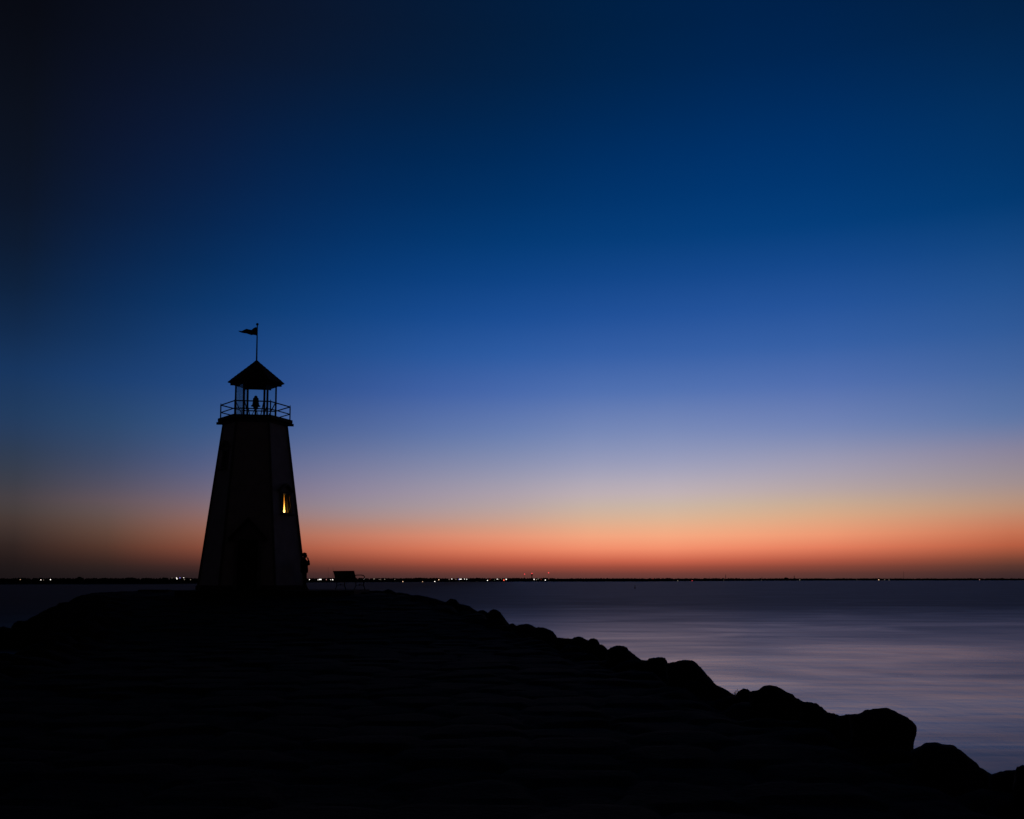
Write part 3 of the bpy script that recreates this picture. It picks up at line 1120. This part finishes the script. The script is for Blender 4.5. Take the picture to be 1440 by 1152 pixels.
# local: x along the bench, +y the way the bench faces, back at -y
rb_ = MB()
for k in range(7):
    t = k / 6
    rb_.box((0, -0.245 - 0.11 * t, 0.46 + 0.33 * t), (BW, 0.022, 0.055), mat=Matrix.Rotation(0.32, 3, 'X'))
rb_.build('backrest', M['wood'], bn, bevel=0.004)
st = MB()
for k in range(7):
    t = k / 6
    st.box((0, -0.20 + 0.44 * t, 0.425 + 0.015 * math.sin(t * PI * 0.9) - 0.01), (BW, 0.055, 0.024))
st.build('seat', M['wood'], bn, bevel=0.004)
for s_ in (-1, 1):
    x = s_ * (BW / 2 - 0.06)
    fr_ = MB()
    fr_.tube([(x, -0.225, 0.40), (x, -0.25, 0.46), (x, -0.36, 0.80)], 0.02, 6)          # back upright
    fr_.tube([(x, -0.23, 0.40), (x, 0.25, 0.40)], 0.019, 6)                               # seat bearer
    fr_.tube([(x, -0.20, 0.19), (x, 0.0, 0.215), (x, 0.23, 0.19)], 0.013, 6)              # low stretcher
    fr_.lathe([(0.015, -0.03), (0.035, 0), (0.015, 0.03)], (x, 0.0, 0.215), 8)
    fr_.build('side_frame', M['iron'], bn)
    MB().tube([(x, -0.22, 0.41), (x, -0.20, 0.19), (x, -0.29, 0.0)], 0.021, 6).build('leg', M['iron'], bn)
    MB().tube([(x, 0.25, 0.41), (x, 0.22, 0.19), (x, 0.31, 0.0)], 0.021, 6).build('leg', M['iron'], bn)
    am = MB()
    am.tube([(x, -0.30, 0.62), (x, -0.10, 0.635), (x, 0.10, 0.635), (x, 0.20, 0.62), (x, 0.265, 0.57), (x, 0.275, 0.49), (x, 0.25, 0.40)], 0.021, 6)
    am.build('armrest', M['iron'], bn)

# ------------------------------------------------------------------ boulders
YX = [-60, 0, 60, 130, 200, 536, 550, 640, 700, 780, 870, 965, 1055, 1090, 1180, 1250, 1330, 1440, 1500]
YY = [44.3, 44.8, 45.2, 46, 47, 46, 45, 37, 32, 27, 22, 18, 15.5, 14.5, 13, 12, 10.8, 9.5, 9.0]


def resample(poly, n):
    P = np.array(poly + [poly[0]], float)
    s = np.concatenate([[0], np.cumsum(np.hypot(*np.diff(P, axis=0).T))])
    q = np.linspace(0, s[-1], n, endpoint=False)
    return np.stack([np.interp(q, s, P[:, 0]), np.interp(q, s, P[:, 1])], 1)


def boulder(contour, label, seed, Y=None, deep=1.0, sink=0.62):
    xs_ = [c[0] for c in contour]
    ys_ = [c[1] for c in contour]
    w = max(xs_) - min(xs_)
    xc = (max(xs_) + min(xs_)) / 2
    Y = Y or float(np.interp(xc, YX, YY))
    base_y = max(ys_) + max(sink * w, 0.42 * F / Y)
    cx = xc
    # close the outline under the ground: a rounded underside
    n = 7
    xr, yr = contour[-1]
    xl, yl = contour[0]
    und = []
    for i in range(1, n):
        t = i / n
        a = PI * t
        bx = (xr + xl) / 2 + (xr - xl) / 2 * math.cos(a) * (1.06 if w > 0.5 * F / Y else 1.25)
        by = yr + (yl - yr) * t + (base_y - max(ys_)) * (math.sin(a) ** 0.6)
        und.append((bx, by))
    poly = contour + und
    N_ = 84
    R_ = resample(poly, N_)
    pts = [pt(a, c, Y) for a, c in R_]
    cen = sum(pts, Vector()) / N_
    wr = (max(p.x for p in pts) - min(p.x for p in pts))
    hd_ = max(0.22, 0.52 * wr * deep)
    rnd = random.Random(seed)
    ts = [-0.985, -0.93, -0.82, -0.66, -0.46, -0.24, 0.0, 0.24, 0.46, 0.66, 0.82, 0.93, 0.985]
    vs, fs = [], []
    off = Vector((rnd.uniform(0, 50), rnd.uniform(0, 50), 3.3))
    sway = cen.x / Y          # the boulder lies turned a little about its height
    for t in ts:
        k = (1 - abs(t) ** 2.4) ** 0.5
        k = max(k, 0.12)
        for p in pts:
            q = cen + (p - cen) * k
            q.y = Y + t * hd_
            q.x += t * hd_ * sway
            dy = q.y - Y
            if dy > 0:
                q.z -= dy * 0.28
            else:
                q.z += dy * 0.04
            amp = 0.16 * min(wr, 1.2) * (1 - math.exp(-(t * 3.0) ** 2))
            nz = noise.noise(q * (1.5 / max(wr, 0.3)) + off)
            n2 = noise.noise(q * (5.0 / max(wr, 0.3)) + off) * 0.35
            vo = noise.voronoi(q * (2.6 / max(wr, 0.3)) + off)[0]
            crack = min((vo[1] - vo[0]) * 1.6, 1.0) - 0.7
            q += (q - cen).normalized() * amp * (0.7 * nz - 0.30 + n2 + 0.5 * crack)
            # broken crust along the outline
            wr1 = min(wr, 1.0)
            v2 = noise.voronoi(q * (7.0 / max(wr, 0.3)) + off)[0]
            q += (q - cen).normalized() * wr1 * (0.020 * noise.noise(q * (13 / max(wr, 0.3)) + off) + 0.030 * (min(v2[1] - v2[0], 0.5) - 0.28))
            vs.append(q)
    for i in range(len(ts) - 1):
        for k in range(N_):
            a = i * N_ + k
            c = i * N_ + (k + 1) % N_
            fs.append((a, c, c + N_, a + N_))
    fs.append(tuple(range(N_)))
    fs.append(tuple((len(ts) - 1) * N_ + k for k in range(N_))[::-1])
    org = Vector((cen.x, Y, min(v.z for v in vs)))
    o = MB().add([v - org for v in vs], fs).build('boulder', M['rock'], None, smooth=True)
    o.location = org
    tag(o, label, 'boulder', 'boulders edging the rocky point')
    return o


BLD = [
    ([(514, 831.4), (520, 830.9), (528, 830.5), (535, 830.9), (541, 832.2)], 'low flat boulder at the end of the paved terrace, right beside the bench'),
    ([(536, 832.0), (541, 830.2), (546, 828.5), (551, 830.3), (557, 833.5)], 'tiny peaked boulder just right of the low flat one beside the bench'),
    ([(555, 834), (562, 833.0), (572, 834.7), (580, 837.5)], 'second boulder from the bench, small and low, on the right shoreline'),
    ([(576, 837), (587, 836.7), (600, 839), (612, 842), (628, 847)], 'long low boulder, third from the bench along the right shoreline'),
    ([(625, 847.5), (629, 845.5), (633.5, 841.8), (641, 843.2), (647, 850)], 'knobbly rounded boulder, fourth from the bench, rising above the long low one'),
    ([(644, 849.5), (652, 850), (661, 853), (667, 857), (673, 861)], 'sloping boulder, fifth from the bench, just right of the knobbly rounded one'),
    ([(670, 861), (675, 858.3), (680, 857.8), (687, 862.5)], 'small rounded boulder close left of the first sharp peaked rock'),
    ([(685, 862.5), (689, 859), (693, 856.3), (698, 857.8), (703.5, 861), (709, 868), (714, 875), (718, 880)], 'sharp peaked boulder with a steep right side on the middle of the shoreline'),
    ([(714, 879), (718, 877), (721, 876.4), (727, 880.5)], 'very small boulder at the right foot of the sharp peaked rock'),
    ([(724, 880.5), (731, 878.6), (740, 877), (748, 879.3), (755, 883.5)], 'flat topped boulder, second right of the sharp peaked rock'),
    ([(751, 883.5), (757, 882), (763, 882), (771, 884.5), (778, 888), (784, 897)], 'rounded boulder stepping down right of the flat topped one'),
    ([(780, 896.5), (791, 897), (803, 898), (813, 900)], 'low flat boulder filling the dip before the twin small knobs'),
    ([(803, 899.5), (808, 896), (815, 895), (822, 898), (830, 902)], 'left one of the twin small knobs on the shoreline'),
    ([(826, 902), (830, 898.3), (835, 897.3), (840, 899.5), (844, 906.5)], 'right one of the twin small knobs on the shoreline'),
    ([(840, 906.5), (846, 906.2), (850, 908.5), (856, 915)], 'small low boulder between the twin knobs and the dome shaped rock'),
    ([(853, 914.5), (859, 910.3), (866, 908.2), (872, 907.8), (881, 910.5), (886, 916), (893, 921), (902, 928.5)], 'dome shaped boulder with a long right slope, right of the twin knobs'),
    ([(897, 928), (905, 928.0), (912, 929.5)], 'little flat stone wedged right of the dome shaped boulder'),
    ([(907, 930), (913, 926.3), (920, 925), (927, 924.2), (935, 925), (939.5, 933)], 'small block shaped boulder with a square right edge, left of the tall humped rock'),
    ([(936, 933.5), (944, 930.5), (950, 930.5), (958, 928), (964.5, 926.8), (972, 928.5), (981, 933.3), (988, 941), (997, 950.8), (1005, 960)], 'tall humped boulder falling steeply to the water on its right'),
    ([(997, 955), (1008, 963), (1020, 969), (1035, 979)], 'sloping boulder at the foot of the tall humped rock, beside the weed'),
    ([(1033, 979), (1038, 972.5), (1045, 968.2), (1051, 969), (1057, 973.5)], 'small round boulder just right of the weed'),
    ([(1053, 973.5), (1065, 970), (1072.5, 964.5), (1081, 963.8), (1090, 964.5), (1100, 969), (1110, 974.5), (1120, 981), (1131, 987)], 'wide crested boulder right of the small round one beside the weed'),
    ([(1126, 987), (1138, 986.8), (1149, 989.5), (1156, 995), (1164, 1001.5)], 'lower boulder stepping down right of the wide crested one'),
    ([(1159, 1001), (1172, 1003), (1184, 1007.5)], 'small flat stone in the dip left of the great overhanging boulder'),
    ([(1176, 1007.5), (1190, 1004.8), (1201, 1004.2)], 'small low stone touching the left flank of the great overhanging boulder'),
    ([(1194, 1005), (1206, 1003), (1226, 996.8), (1237, 995.5), (1248, 994.3), (1263, 1001), (1280, 1011), (1289, 1020.5), (1289.5, 1027), (1285, 1042), (1284, 1057)], 'great overhanging boulder with an upright right face above the water'),
    ([(1281, 1057), (1290, 1050), (1300, 1045), (1312, 1044.4), (1324, 1045), (1343, 1048), (1352, 1056), (1363, 1065), (1376, 1076), (1397, 1090)], 'broad flat topped boulder sloping down right of the great overhanging one'),
    ([(1391, 1089.5), (1403, 1086), (1415, 1083), (1424, 1083.2), (1432, 1083)], 'low stone near the right picture edge, left of the cut off boulder'),
    ([(1427, 1084), (1430, 1077.2), (1436, 1076.6), (1446, 1076.5), (1470, 1085), (1500, 1112)], 'boulder cut off by the right picture edge at the water'),
    ([(-45, 893), (-15, 885), (0, 882.5), (4, 880.5), (10, 882.5), (19, 884)], 'boulder cut off by the left picture edge at the water'),
    ([(15, 883.5), (20, 876), (26, 872.8), (34, 873.3), (44, 871)], 'humped boulder, lowest but one on the left slope by the water'),
    ([(39, 871), (47, 867), (55, 863), (62, 858.5), (71, 856)], 'slanting boulder third up from the left picture edge on the left slope'),
    ([(66, 856.5), (76, 852.7), (82, 851.5)], 'small boulder fourth up from the left picture edge on the left slope'),
    ([(78, 852.5), (83, 848), (91, 847), (100, 846.5)], 'small blocky boulder halfway up the left slope'),
    ([(96, 847), (104, 841), (113, 837.5), (125, 835.5)], 'sloping boulder just below the brow of the left slope'),
    ([(121, 836), (134, 833.4), (147, 832.8), (161, 833.8)], 'low flat boulder at the brow of the left slope'),
    ([(154, 833.6), (165, 832.2), (180, 831.8), (197, 832)], 'low flat boulder just left of the stone ledge'),
]
for i, (c, lab) in enumerate(BLD):
    boulder(c, lab, 100 + i)

# more boulders on the slopes, lost in the dark: a few shapes, copied
shapes = []
for s_ in range(7):
    bm = bmesh.new()
    bmesh.ops.create_icosphere(bm, subdivisions=3, radius=0.5)
    off = Vector((s_ * 7.1, 2.2, 9.4))
    for v in bm.verts:
        q = v.co.copy()
        k = 1 + 0.5 * noise.noise(q * 1.9 + off) + 0.18 * noise.noise(q * 5 + off)
        v.co = Vector((q.x * k * 1.15, q.y * k, q.z * k * 0.72))
    m_ = bpy.data.meshes.new('boulder')
    bm.to_mesh(m_)
    bm.free()
    m_.materials.append(M['rock'])
    m_.polygons.foreach_set('use_smooth', [True] * len(m_.polygons))
    shapes.append(m_)
cnt = 0
tries = 0
placed = []
while cnt < 150 and tries < 6000:
    tries += 1
    X, Y = random.uniform(-26, 9), random.uniform(3, 50)
    z, d = ground_z(np.array([X]), np.array([Y]))
    z, d = float(z[0]), float(d[0])
    if d < 0.15 or z < -0.5 or d > 4.0:
        continue
    s_ = random.uniform(0.5, 1.15)
    if any((X - a) ** 2 + (Y - b_) ** 2 < (0.42 * (s_ + c)) ** 2 for a, b_, c in placed):
        continue
    # stay under the crest so that the shoreline keeps its outline
    py = HZ + (CAMZ - (z + 0.36 * s_)) / Y * F
    px = 720 + X / Y * F
    if px > 520 and d < 1.1:
        continue
    if Y > 39:
        continue
    o = bpy.data.objects.new('boulder', random.choice(shapes))
    COL.objects.link(o)
    o.location = (X, Y, z + 0.05)
    o.rotation_euler = (random.uniform(-.3, .3), random.uniform(-.3, .3), random.uniform(0, 6.28))
    o.scale = (s_, s_ * random.uniform(.8, 1.1), s_)
    tag(o, 'dark boulder lost in the shadow of the slope below the shoreline crest', 'boulder', 'shadowed boulders on the slopes')
    placed.append((X, Y, s_))
    cnt += 1

# weed sprouting between two boulders
wb = pt(1033.5, 979, 16.0)
wd = MB()
for (dx, dy, r_) in ((-3.2, -1.0, .003), (-1.0, -3.0, .003), (1.4, -4.6, .003), (4.2, -6.4, .003), (5.0, -4.0, .002)):
    e_ = pt(1033.5 + dx, 977 + dy, 16.0) - wb
    wd.tube([(0, 0, 0), (e_.x * 0.35, 0.02, e_.z * 0.6), (e_.x, 0.03 * dx / 4, e_.z)], [r_ * 1.3, r_, r_ * 0.6], 5)
    d_ = Vector((e_.x, 0.03 * dx / 4, e_.z))
    wd.lathe([(0.001, -0.012), (0.005, 0), (0.001, 0.02)], d_, 6)
wo_ = wd.build('weed', M['weed'])
wo_.location = wb
tag(wo_, 'small dry weed sprouting between two boulders on the right shoreline', 'plant')

# ------------------------------------------------------------------ far shore
SX = [-200, 0, 240, 450, 700, 900, 1000, 1200, 1500, 1700]
SD = [560, 610, 650, 1000, 1350, 1450, 1900, 3000, 3500, 3600]


def shore_d(px):
    return float(np.interp(px, SX, SD))


vs, fs = [], []
pxs = np.arange(-300, 1760, 10)
for i, px in enumerate(pxs):
    d = shore_d(px) * (1 + 0.012 * noise.noise(Vector((px * 0.03, 1, 2))))
    u = (px - 720) / F
    for dd, z in ((d, -0.3), (d + 3, 0.5), (d * 1.05, 1.3), (d * 1.6 + 300, 2.2), (7000, 2.2)):
        vs.append((u * dd, dd, z))
k = 5
for i in range(len(pxs) - 1):
    for j in range(k - 1):
        a = i * k + j
        fs.append((a, a + k, a + k + 1, a + 1))
fs_o = MB().add(vs, fs).build('far_shore', M['land'], smooth=True)
tag(fs_o, kind='structure')

# woodland along it: one mass of crowns
ico = bmesh.new()
bmesh.ops.create_icosphere(ico, subdivisions=2, radius=1.0)
iv = [v.co.copy() for v in ico.verts]
ifc = [tuple(v.index for v in f_.verts) for f_ in ico.faces]
ico.free()
BUMP = [(112, 811.2, 4), (184, 812, 8), (148, 812.6, 5), (232, 811.8, 4), (940, 812.7, 3), (1105, 812.0, 2.5), (926, 813.2, 3), (880, 813.4, 12), (1302, 813.4, 3), (1010, 813.5, 2), (1408, 813.0, 4),
        (590, 812.4, 14), (480, 812.3, 10), (720, 813.0, 12), (835, 813.2, 10), (540, 812.9, 6)]
tops = MB()
px = -120.0
while px < 1560:
    for row in range(2):
        x = px + random.uniform(-2, 2)
        d = shore_d(x) * (1.012 + 0.03 * row + random.uniform(0, 0.012))
        ytop = 813.2 + 0.8 * noise.noise(Vector((x * 0.05, row * 5, 0))) + random.uniform(-0.25, 0.5) + (0.4 if x > 780 else 0)
        for (bx, by, bw) in BUMP:
            t = abs(x - bx) / bw
            if t < 1:
                ytop = min(ytop, by + (813.4 - by) * t * t + random.uniform(0, .3))
        P = pt(x, ytop, d)
        h = max(P.z - 0.9, 1.2)
        w = random.uniform(1.6, 3.2) * d / F * (0.8 if x < 900 else 1.0)
        o3 = Vector((x, row * 9, 4))
        tops.add([Vector((P.x, P.y, 0.9 + h * 0.5)) + Vector((q.x * w, q.y * w, q.z * h * 0.52)) * (1 + 0.4 * noise.noise(q * 2.2 + o3)) for q in iv], ifc)
    px += 2.4
wo_ = tops.build('far_woodland', M['wooded'])
tag(wo_, 'low dark belt of trees along the far shore of the lake', 'woodland', None, 'stuff')

# masts
def mast(px, y0, y1, Y, r, label, light=None, group='masts beyond the far shore'):
    a = pt(px, y0, Y)
    hgt = pt(px, y1, Y).z - a.z
    t = empty('radio_mast', a)
    tag(t, label, 'mast', group)
    b_ = MB()
    n = max(4, int(hgt / 3))
    w = r * 3
    for k in range(3):
        an = k * 2 * PI / 3
        b_.tube([(w * math.cos(an), w * math.sin(an), 0), (w * 0.3 * math.cos(an), w * 0.3 * math.sin(an), hgt)], r * 0.55, 4)
    for i in range(n):
        for k in range(3):
            a0, a1 = k * 2 * PI / 3, (k + 1) * 2 * PI / 3
            w0, w1 = w * (1 - 0.7 * i / n), w * (1 - 0.7 * (i + 1) / n)
            b_.tube([(w0 * math.cos(a0), w0 * math.sin(a0), hgt * i / n), (w1 * math.cos(a1), w1 * math.sin(a1), hgt * (i + 1) / n)], r * 0.3, 3)
    b_.build('lattice', M['iron'], t)
    if light:
        rl = light * Y / F
        MB().lathe([(rl * .3, -rl), (rl * .85, -rl * .5), (rl, 0), (rl * .85, rl * .5), (rl * .3, rl)], (0, 0, hgt + rl * 0.6), 8).build('warning_light', M['red'], t)
    return t


M['red'] = emit('red_lamp', (1.0, 0.06, 0.07), 1.3)
M['reddim'] = emit('dim_red_lamp', (1.0, 0.10, 0.06), 0.3)
M['redbig'] = emit('signal_red_lamp', (1.0, 0.12, 0.06), 1.8)
M['w'] = emit('white_lamp', (1.0, 0.92, 0.84), 2.2)
M['wdim'] = emit('dim_white_lamp', (1.0, 0.80, 0.62), 0.26)
M['o'] = emit('orange_lamp', (1.0, 0.62, 0.38), 1.4)
M['p'] = emit('pink_lamp', (1.0, 0.45, 0.42), 0.5)
M['b'] = emit('violet_lamp', (0.35, 0.28, 1.0), 0.9)
M['gr'] = emit('dim_greenish_lamp', (0.7, 0.85, 0.6), 0.25)

mast(461.3, 815, 797.5, 1060, 0.055, 'left one of two faint thin masts just left of the bench')
mast(468.2, 815, 797.5, 1060, 0.055, 'right one of two faint thin masts just left of the bench')
mast(737.7, 814, 807.9, 1500, 0.05, 'mast with a red light left of the dark tower across the lake', 0.72, 'red lit masts on the far shore')
mast(771.5, 814, 806.1, 1500, 0.05, 'mast with a red light right of the dark tower across the lake', 0.8, 'red lit masts on the far shore')
mast(1020.5, 815.5, 808, 2100, 0.28, 'short dark mast rising from the far shore right of the buoy')
mast(1117, 815.5, 809.5, 2600, 0.42, 'stubby dark mast on the far shore, second right of the buoy')
mast(1071.5, 815.5, 811, 2400, 0.22, 'faint little mast between the short mast and the stubby mast')
mast(1271, 815.5, 804, 3150, 0.20, 'tall thin mast standing alone near the right end of the far shore')
mast(997.5, 815.5, 810, 1950, 0.10, 'hair thin mast just left of the short dark mast')

# dark tower with a red light
ta = pt(748, 815, 1460)
tt = empty('control_tower', ta)
tag(tt, 'small dark tower with a wide top and a red light on the far shore', 'tower')
k = 1460 / F
MB().lathe([(0.75 * k, 0), (0.55 * k, 4.6 * k), (0.7 * k, 5.4 * k)], (0, 0, 0), 10).build('shaft', M['iron'], tt)
MB().lathe([(0.7 * k, 5.4 * k), (1.35 * k, 6.4 * k), (1.35 * k, 7.3 * k), (0.9 * k, 7.7 * k)], (0, 0, 0), 12).build('cabin', M['iron'], tt)
MB().lathe([(0.6 * k, 7.7 * k), (0.85 * k, 8.0 * k), (0.85 * k, 8.5 * k), (0.4 * k, 9.0 * k)], (0, 0, 0), 10).build('warning_light', M['red'], tt)

# lights along the far shore
LIGHTS = [
    ('by the left picture edge', [(28.5, 815.2, 'o', .55), (57.5, 815.6, 'w', .75), (61.3, 815.8, 'wdim', .6), (71.0, 815.2, 'w', .9)]),
    ('just left of the lighthouse', [(241.8, 812.9, 'wdim', .6), (248.4, 812.9, 'w', .9), (249.0, 814.3, 'w', .9), (253.0, 812.7, 'b', 1.0), (258.4, 812.6, 'w', .65), (259.3, 815.2, 'wdim', .9), (268.0, 815.3, 'wdim', .8)]),
    ('between person and bench', [(435.2, 815.1, 'w', .85), (447.3, 815.5, 'w', .7), (449.4, 815.0, 'w', 1.1), (451.2, 815.0, 'w', 1.1), (458.9, 815.2, 'p', .9), (465.2, 815.3, 'w', .6), (467.9, 815.3, 'w', .95)]),
    ('just right of the bench', [(512.2, 814.8, 'w', .9), (525.6, 814.3, 'wdim', .9), (526.6, 814.2, 'wdim', .8), (533.3, 815.0, 'wdim', .7), (535.4, 815.2, 'wdim', .6), (541.0, 814.7, 'wdim', .9), (555.2, 815.0, 'wdim', .7)]),
    ('at the waterline left of the bright row', [(556.9, 819.2, 'gr', .8), (566.5, 818.0, 'o', .9), (594.3, 818.3, 'o', .75), (611.4, 817.8, 'w', .85)]),
    ('in the bright row', [(617.1, 815.4, 'o', .95), (631.5, 815.2, 'wdim', .7), (635.4, 814.4, 'w', .75), (641.2, 814.8, 'wdim', .95), (645.0, 814.9, 'b', .8), (646.8, 814.6, 'w', .95), (648.4, 814.6, 'w', .9), (653.2, 814.5, 'w', .75), (656.4, 814.7, 'w', .7), (670.5, 818.1, 'wdim', .4)]),
    ('left of the dark tower', [(685.5, 816.3, 'w', .85), (689.0, 815.0, 'reddim', .7), (695.2, 815.8, 'gr', .6), (699.2, 814.5, 'w', .8), (701.2, 814.7, 'wdim', .9), (705.5, 814.3, 'wdim', .7), (708.6, 815.9, 'redbig', 1.3), (711.8, 814.8, 'w', 1.05)]),
    ('below the dark tower', [(751.0, 814.9, 'w', .95), (754.3, 815.2, 'wdim', 1.0), (756.8, 814.2, 'wdim', 1.0), (761.0, 815.0, 'reddim', .8), (766.8, 815.8, 'w', .95)]),
    ('on the shore\'s right half', [(918.5, 814.0, 'reddim', .6), (953.0, 816.7, 'wdim', .9), (973.3, 816.8, 'red', .75), (1017.6, 816.2, 'wdim', .5), (1071.0, 816.0, 'wdim', .45), (1124.6, 815.5, 'wdim', .9), (1204.8, 815.6, 'wdim', .4), (1235.8, 815.5, 'o', .9), (1244.0, 815.5, 'wdim', .7), (1250.2, 815.6, 'wdim', .7), (1377.6, 815.3, 'p', .8)]),
]
ORD = ['first', 'second', 'third', 'fourth', 'fifth', 'sixth', 'seventh', 'eighth', 'ninth', 'tenth', 'eleventh', 'twelfth']
CNAME = {'w': 'bright white', 'wdim': 'faint warm', 'o': 'orange', 'p': 'pinkish', 'b': 'violet', 'gr': 'faint greenish', 'red': 'red', 'reddim': 'faint red', 'redbig': 'big red'}
for place, lst in LIGHTS:
    for i, (px, py, c, r_) in enumerate(lst):
        d = shore_d(px) * 0.998 if py < 816.5 else shore_d(px) * 0.995
        P = pt(px, py, d)
        R_ = 0.67 * r_ * d / F
        gz = 0.2
        h = max(P.z - gz, R_ * 1.5)
        b_ = MB()
        b_.tube([(0, 0, 0), (0, 0, h - R_ * 0.8)], 0.04 * d / F, 5, 0)
        b_.lathe([(R_ * .25, -R_), (R_ * .8, -R_ * .6), (R_, 0), (R_ * .8, R_ * .6), (R_ * .25, R_)], (0, 0, h), 10, 1)
        o = b_.build('shore_lamp', [M['iron'], M[c]])
        o.location = (P.x, P.y, P.z - h)
        tag(o, '%s lamp, %s from left among shore lamps %s' % (CNAME[c], ORD[i], place.replace('of the bright row', 'of the row')), 'lamp', 'lamps along the far shore')

# buoy out on the lake
bu = pt(893, 827.6, 4200 / 12.6 * 1.0)
bu.z = 0
k = bu.y / F
by_ = MB().lathe([(0.9 * k, -0.3), (1.0 * k, 0.7 * k), (0.75 * k, 1.4 * k), (0.35 * k, 1.7 * k), (0.3 * k, 3.2 * k), (0.65 * k, 3.4 * k), (0.55 * k, 4.0 * k), (0.1 * k, 4.4 * k)], (0, 0, 0), 14)
bo_ = by_.build('buoy', M['buoy'], smooth=True)
bo_.location = bu
tag(bo_, 'small dark buoy floating far out on the lake', 'buoy')

# ------------------------------------------------------------------ render settings
SC.view_settings.view_transform = 'Standard'
SC.view_settings.look = 'None'
SC.view_settings.exposure = 0
SC.view_settings.gamma = 1
SC.render.dither_intensity = 1.0
SC.cycles.use_denoising = True
SC.cycles.max_bounces = 8
